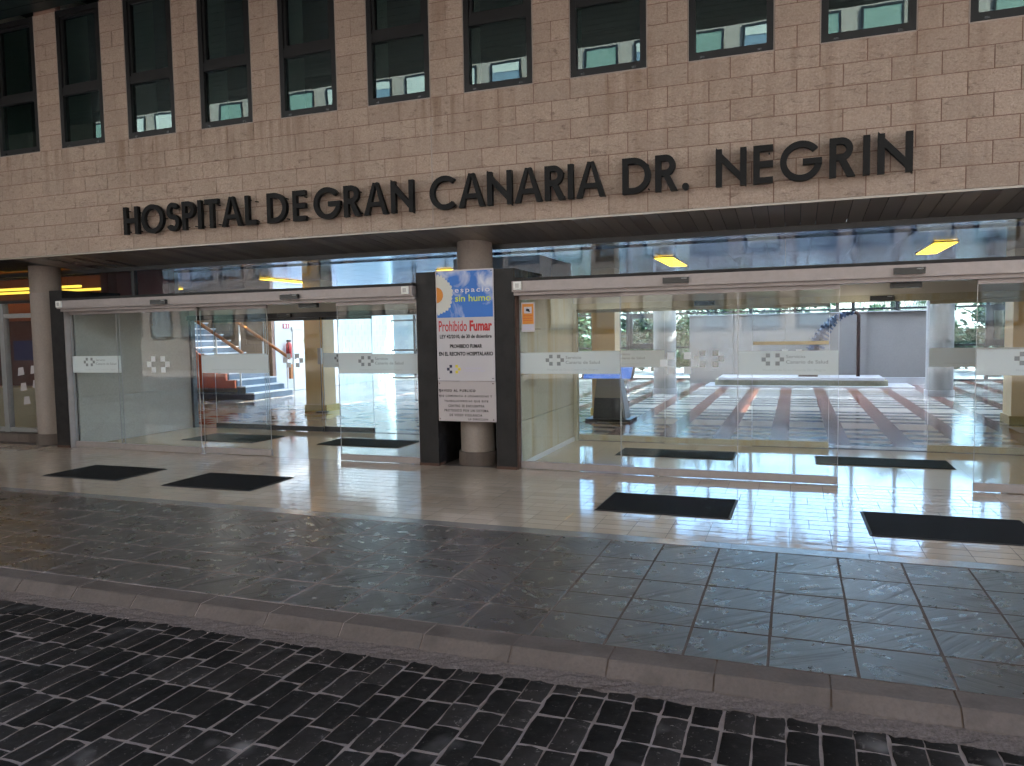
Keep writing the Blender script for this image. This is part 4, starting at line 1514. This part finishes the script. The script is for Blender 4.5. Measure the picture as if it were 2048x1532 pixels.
part('side_blade', 'grey_aluminium', t, lambda mb: mb.hexa([(-2.838, 13.24, .046), (-2.80, 13.24, .046), (-2.80, 13.68, .046), (-2.838, 13.68, .046), (-2.948, 13.29, .86), (-2.92, 13.29, .86), (-2.92, 13.52, .86), (-2.948, 13.52, .86)]))
def tilt(a, b, off):
    z0, z1 = .77, 1.05
    return [(a, 13.20 - off, z0), (b, 13.20 - off, z0), (b, 13.24 - off, z0), (a, 13.24 - off, z0), (a, 13.50 - off, z1), (b, 13.50 - off, z1), (b, 13.55 - off, z1), (a, 13.55 - off, z1)]
part('screen_housing', 'screen_bezel', t, lambda mb: mb.hexa(tilt(-3.60, -2.66, 0)))
part('screen', 'kiosk_screen', t, lambda mb: mb.hexa(tilt(-3.56, -2.70, .012)))

# stone screen, plinth and sculpture
t = thing('stone_screen', 'free-standing grey stone screen wall at the back of the lobby', 'wall', (0, 23.5, 0))
sxs = [-2.99, -1.7, -0.25, 1.88, 3.6, 5.0]
for i, (a, b) in enumerate(zip(sxs, sxs[1:])):
    if i == 4:
        continue
    y = 23.42 + (0.0 if i in (0, 2) else .02) + (.05 if i == 3 else 0)
    part('stone_panel', 'lobby_wall_stone', t, box=(a + .003, b - .003, y, 23.75, 0.0, 2.02))
part('cap', 'plinth_stone', t, box=(-3.02, 3.62, 23.40, 23.78, 2.021, 2.05))
part('skirting', 'plinth_stone', t, box=(1.9, 3.6, 23.3, 23.46, 0.001, .2))
t = thing('stepped_plinth', 'low stepped stone plinth in front of the stone screen', 'plinth', (0, 22.3, 0))
part('slab', 'plinth_stone', t, box=(-2.0, 2.2, 21.9, 23.3, .20, .27))
part('rubble_core', 'stone_rubble', t, box=(-2.1, 2.3, 22.0, 23.2, .05, .199))
part('lower_slab', 'plinth_stone', t, box=(-2.35, 2.9, 21.7, 23.25, .001, .05))
t = thing('arched_sculpture', 'arched ribbed blue sculpture bending over to a thin dark post', 'sculpture', (.9, 22.6, .27))
spine = []
for i in range(19):
    a = i / 18
    spine.append((0.35 + 1.15 * a ** 1.5, 22.6, .45 + 1.55 * math.sin(a * PI / 2 * 1.02)))
for i, (x, y, z) in enumerate(spine[:-1]):
    x2, y2, z2 = spine[i + 1]
    r = .34 * (1 - i / 21)
    d = Vector((x2 - x, 0, z2 - z)).normalized()
    n_ = Vector((-d.z, 0, d.x))
    c = Vector((x, y, z))
    h = d * (.062 if i % 2 else .045)
    pr = [c - n_ * r, c + n_ * r * .7, c + n_ * r * .7 + h, c - n_ * r + h]
    part('rib', 'bronze_blue', t, lambda mb: mb.prism([(p.x, p.z) for p in pr], lambda a, b: (a, y - .2 * (1 - i / 24), b), lambda a, b: (a, y + .2 * (1 - i / 24), b)))
part('body', 'bronze_blue', t, lambda mb: mb.tube(spine, [.17 * (1 - i / 24) for i in range(19)], 10))
part('post', 'dark_bronze', t, lambda mb: mb.tube([(1.62, 22.6, .27), (1.62, 22.6, 1.92), (1.60, 22.6, 1.98), (1.52, 22.6, 2.02)], .05, 10))
part('foot', 'dark_bronze', t, box=(.1, .6, 22.35, 22.85, .271, .5))

# ceiling lamps of the lobby
lamps = [(2.02, 12.45, 'warm lit ceiling panel farthest right in the lobby'), (-2.02, 12.6, 'warm lit ceiling panel behind the near doors, above the kiosk'),
         (-6.08, 12.8, 'warm lit ceiling panel partly hidden by the smoking ban sign'), (-10.12, 12.85, 'warm lit ceiling panel above the far doors'),
         (-13.85, 12.6, 'warm lit ceiling panel farthest left in the lobby')]
for x, y, lab in lamps:
    t = thing('ceiling_lamp', lab, 'ceiling light', (x, y + .9, 2.8), 'warm ceiling panels of the lobby')
    part('frame', 'white_plastic', t, box=(x - .17, x + .17, y - .02, y + 1.77, 2.792, 2.8045))
    for q in (-1, 1):
        part('diffuser', 'lamp_warm', t, box=(x + q * .075 - .07, x + q * .075 + .07, y, y + 1.75, 2.784, 2.7915))

# back glazing
t = thing('garden_glazing', 'dark framed glass wall of the lobby facing the garden', 'glass wall', (-2, 25.1, 0))
gx = [-14.3, -13.14, -11.8, -10.4, -9.0, -7.7, -6.4, -5.2, -3.9, -2.6, -1.3, 0.0, 1.2, 1.64, 2.82, 4.0, 5.14, 6.5, 7.8, 9.0]
for x in gx:
    part('mullion', 'dark_aluminium', t, box=(x - .045, x + .045, 25.0, 25.12, 0, 8.2))
for z, hh in ((1.05, .03), (2.15, .03), (.03, .03), (2.77, .03), (4.2, .03), (6.2, .03)):
    part('transom', 'dark_aluminium', t, box=(-14.3, 9.0, 25.012, 25.108, z - hh, z + hh))
for a, b in zip(gx, gx[1:]):  # the panes high above the doors are added to admit more daylight
    for z0, z1 in ((.06, 1.02), (1.08, 2.12), (2.18, 2.74), (2.80, 4.17), (4.23, 6.17), (6.23, 8.2)):
        part('pane', 'back_glass', t, box=(a + .046, b - .046, 25.05, 25.058, z0, z1))
for a, b in ((5.14, 6.5), (-5.2, -3.9)):
    for bx_ in ((a + .046, a + .16, 1.08, 2.12), (b - .16, b - .046, 1.08, 2.12), (a + .16, b - .16, 1.08, 1.19), (a + .16, b - .16, 2.01, 2.12)):
        part('opening_sash', 'dark_aluminium', t, box=(bx_[0], bx_[1], 25.02, 25.10, bx_[2], bx_[3]))

# ================================================================== SHOP FRONT at the far end
t = thing('glazed_shop_entrance', 'metal framed glass shop door at the far end beside the column', 'shop front', (-12, 8.8, 0))
part('sill', 'kerb_stone', t, box=(-16, -11.13, 8.55, 8.95, 0, .13))
for x in (-16, -14.6, -13.1, -12.1, -11.25):
    part('stile', 'grey_aluminium', t, box=(x - .05, x + .05, 8.70, 8.80, .13, 2.219))
for z in (.17, 2.02):
    part('rail', 'grey_aluminium', t, box=(-16, -11.2, 8.715, 8.785, z - .035, z + .035))
for a, b in ((-16, -14.6), (-14.6, -13.1), (-13.1, -12.1), (-12.1, -11.25)):
    part('pane', 'door_glass', t, box=(a + .051, b - .051, 8.745, 8.753, .21, 1.98))
    part('pane', 'door_glass', t, box=(a + .051, b - .051, 8.745, 8.753, 2.06, 2.218))
for (x, z) in ((-11.84, 1.05), (-11.55, 1.08), (-11.80, .80), (-11.74, .58), (-11.52, .85)):
    part('paper', 'sign_white', t, lambda mb: mb.hexa([(x, 8.742, z), (x + .15, 8.742, z + .02), (x + .15, 8.7435, z + .02), (x, 8.7435, z), (x + .02, 8.742, z + .13), (x + .13, 8.742, z + .14), (x + .13, 8.7435, z + .14), (x + .02, 8.7435, z + .13)]))
part('poster', 'print_navy', t, box=(-11.9, -11.45, 8.741, 8.7435, 1.3, 1.62))
t = thing('shop_interior', 'dark red shop interior with orange frieze behind the far glass', 'shop', (-14, 11, 0))
part('back_wall', 'dark_red_wall', t, box=(-22, -10.46, 10.55, 10.68, 0, 2.0))
part('frieze', 'orange_wall', t, box=(-22, -10.46, 10.50, 10.68, 2.001, 2.8))
part('floor', 'vestibule_marble', t, box=(-22, -10.46, 8.96, 10.5, -.02, .002))
part('side_wall', 'orange_wall', t, box=(-10.62, -10.46, 9.34, 10.5, .003, 2.8))
part('counter', 'kiosk_tan', t, box=(-14.5, -11.4, 10.0, 10.45, .003, .75))
for y in (9.5, 10.2):
    part('tube_light', 'lamp_tube', t, box=(-15.5, -11.3, y, y + .06, 2.5, 2.54))
t = thing('orange_bulkhead', 'orange wall panel glimpsed through the transom glass at the far end', 'wall', (-10, 9.6, 2.5))
part('panel', 'orange_wall', t, box=(-10.45, -9.35, 9.5, 9.62, 2.23, 2.8))

# ================================================================== GARDEN behind the lobby
gp = link('garden_ground', MB().box(-60, 60, 25.7, 120, -.14, -.05).mesh('garden_ground', 'garden_paving'))
tag(gp, 'pale garden paving beyond the lobby glass', 'paving', kind='structure')
gwall = thing('garden_block_wall', 'white block wall of the wing seen beyond the far glazing', 'wall', (-16, 30, 0))
part('core', 'white_wall', gwall, box=(-24, -12.2, 28.6, 30, -.05, 6))
for c in range(14):
    for i in range(8):
        x = -15.5 + i * .41 + (.2 if c % 2 else 0)
        part('block', 'pale_block', gwall, box=(x + .004, x + .406, 28.585, 28.598, c * .2 + .004, c * .2 + .196))


def tree(x, y, h, r, label, mat='leaf', n=1500, trunk=True, squash=1.0):
    t = thing('garden_tree', label, 'tree', (x, y, -.05), 'bushy trees in the garden')
    rr = random.Random(int(x * 100 + y))
    mb = MB()
    mb.tube([(x, y, -.05), (x + .1, y, h * .4), (x, y + .05, h * .8)], [.12, .09, .03], 8)
    for q in range(5):
        a = q * 1.3
        mb.tube([(x + .05, y, h * (.3 + .08 * q)), (x + r * .6 * math.cos(a), y + r * .6 * math.sin(a), h * (.5 + .08 * q))], [.05, .015], 6)
    part('trunk', 'bark', t, lambda m: (m.v.extend(mb.v), m.f.extend(mb.f), m.mi.extend(mb.mi)))
    mb = MB()
    cl = [(rr.gauss(0, r * .5), rr.gauss(0, r * .4), rr.uniform(.12, .95) * h, rr.uniform(.25, .55) * r) for _ in range(26)]
    for q in range(n):
        cx, cy, cz, cr = rr.choice(cl)
        d = Vector((rr.gauss(0, 1), rr.gauss(0, 1), rr.gauss(0, 1))).normalized() * cr * rr.uniform(.5, 1)
        p = Vector((x + cx, y + cy, cz)) + d * squash
        if p.z < 0:
            continue
        u = Vector((rr.gauss(0, 1), rr.gauss(0, 1), rr.gauss(0, .6))).normalized()
        w = u.cross(Vector((rr.gauss(0, 1), rr.gauss(0, 1), rr.gauss(0, 1)))).normalized()
        s = rr.uniform(.08, .15)
        mb.face([p - u * s, p - w * s * .55, p + u * s, p + w * s * .55])
    part('crown', mat, t, lambda m: (m.v.extend(mb.v), m.f.extend(mb.f), m.mi.extend(mb.mi)))


def hedge_mass(mb):
    rr = random.Random(5)
    nx, nz = 120, 14
    for i in range(nx + 1):
        for j in range(nz + 1):
            u = j / nz
            x = -14 + 30 * i / nx
            top = 1.9 + .4 * math.sin(i * .31) + .35 * math.sin(i * .83 + 1)
            mb.v.append((x + rr.uniform(-.08, .08), 33.6 + .9 * u * u + rr.uniform(-.22, .22), top * u + rr.uniform(-.08, .08)))
    for i in range(nx):
        for j in range(nz):
            a = i * (nz + 1) + j
            mb.f.append((a, a + nz + 1, a + nz + 2, a + 1))
            mb.mi.append(0)
    for q in range(9000):
        i = rr.randrange(nx * (nz + 1))
        p = Vector(mb.v[i]) + Vector((rr.uniform(-.15, .15), rr.uniform(-.3, .05), rr.uniform(-.12, .2)))
        u = Vector((rr.gauss(0, 1), rr.gauss(0, 1), rr.gauss(0, 1))).normalized() * rr.uniform(.06, .13)
        w = u.cross(Vector((rr.gauss(0, 1), rr.gauss(0, 1), rr.gauss(0, 1)))).normalized() * rr.uniform(.04, .07)
        mb.face([p - u, p - w, p + u, p + w])
hd = MB()
hedge_mass(hd)
ho = link('garden_hedge', hd.mesh('garden_hedge', 'leaf'))
tag(ho, 'dense green hedge closing the garden behind the trees', 'hedge', kind='stuff')
tree(-8.2, 30.5, 4.2, 1.9, 'bushy green tree behind the yellow kiosk pillar', 'leaf', 2200)
tree(-5.4, 31.0, 3.6, 1.8, 'bushy green tree left of the round lobby column', 'leaf_dark', 2200)
tree(-2.9, 30.2, 3.8, 1.7, 'light green bush right behind the round lobby column', 'leaf', 2200)
tree(-0.2, 32.0, 3.2, 1.6, 'low green tree showing just above the stone screen', 'leaf', 1600)
tree(6.6, 31.0, 3.4, 1.8, 'dark green bush at the right of the garden', 'leaf_dark', 2200)
tree(8.6, 29.8, 3.0, 1.5, 'yellow-green bush behind the opening sash on the right', 'leaf', 2000)
tree(-12.0, 33.0, 4.0, 1.8, 'green tree beside the white garden wing', 'leaf', 1500)


def palm(x, y, h, label, n=22, L=2.2):
    t = thing('palm_tree', label, 'palm tree', (x, y, -.05), 'palms in the garden')
    part('trunk', 'bark', t, lambda mb: mb.tube([(x, y, -.05), (x + .08, y, h * .5), (x, y, h)], [.22, .17, .15], 10))
    rr = random.Random(int(x * 10))
    mb = MB()
    for q in range(n):
        a = q * 2.4
        el = rr.uniform(-.5, 1.1)
        prev = None
        for s in range(15):
            f = s / 14
            rad = L * f * math.cos(el * (1 - f))
            p = Vector((x + rad * math.cos(a), y + rad * math.sin(a), h + L * .55 * math.sin(el) * f * 1.6 - 1.25 * f * f * L * .62))
            if prev is not None:
                d = (p - prev).normalized()
                side = d.cross(Vector((0, 0, 1))).normalized()
                for sg in (-1, 1):
                    tip = p + side * sg * .42 * math.sin(PI * min(1, f + .12)) + Vector((0, 0, -.22)) + d * .15
                    mb.face([prev, prev + d * .045, tip])
                    mb.face([prev + (p - prev) * .5, prev + (p - prev) * .5 + d * .045, tip + d * .08])
                mb.face([prev - side * .012, prev + side * .012, p + side * .008, p - side * .008])
            prev = p
    part('fronds', 'palm_leaf', t, lambda m: (m.v.extend(mb.v), m.f.extend(mb.f), m.mi.extend(mb.mi)))


palm(3.2, 29.2, 3.3, 'palm with fronds drooping above the stone screen', 30, 2.5)
palm(6.0, 28.2, 3.3, 'palm with hanging fronds right of the round column', 26, 2.0)
tt = thing('thatched_shelter', 'brown thatched garden shelter peeping beside the round column', 'shelter', (5.2, 33, 0))
part('roof', 'stone_rubble', tt, lambda mb: mb.lathe(5.0, 34.0, [(2.0, 1.5), (.1, 3.0)], 14))
part('post', 'bark', tt, lambda mb: mb.tube([(5.0, 34.0, -.05), (5.0, 34.0, 2.6)], .1, 8))

# ================================================================== SURROUNDINGS mirrored in the glass
ob = thing('opposite_building', 'cream building across the forecourt, mirrored in the upper windows', 'building', (0, -16, 0))
part('wall', 'opposite_wall', ob, box=(-45, 40, -20, -16, -.1, 24))  # raised above the mirrored storeys to cut down the sky light
part('cornice', 'white_wall', ob, box=(-45, 40, -20, -15.7, 14.2, 14.6))
def opane(mb):
    mb.box(0, 1.25, 0, .03, 0, 1.9)
def oframe(mb):
    mb.box(-.08, 0, 0, .06, -.08, 1.98)
    mb.box(1.25, 1.33, 0, .06, -.08, 1.98)
    mb.box(0, 1.25, 0, .06, -.08, 0)
    mb.box(0, 1.25, 0, .06, 1.9, 1.98)
blr = random.Random(11)
blinds = []
for q in range(5):
    zb = (.25, .6, .9, 1.2, 1.55)[q]
    mb = MB()
    mb.box(.01, 1.24, .031, .045, zb, 1.89)
    blinds.append(mb.mesh('blind', 'blind_green' if q % 2 else 'blind_pale'))
for fl in range(7):
    for i in range(40):
        at_ = (-44 + i * 2.1 + .1, -15.995, 1.75 + fl * 3.2)
        w = link('window', local_mesh('opp_pane', 'opp_glass', opane), ob, at_)
        link('frame', local_mesh('opp_frame', 'frame_black', oframe), w, at_)
        link('blind', blr.choice(blinds), w, at_)
wg = thing('added_side_wing', 'added out-of-view wing that darkens the far end of the forecourt', 'building', (-19, 2, 0))  # added out of view to darken the far end and its window reflections
part('wall', 'wing_plaster', wg, box=(-26, -17.5, 0.0, FY, -.1, 15))
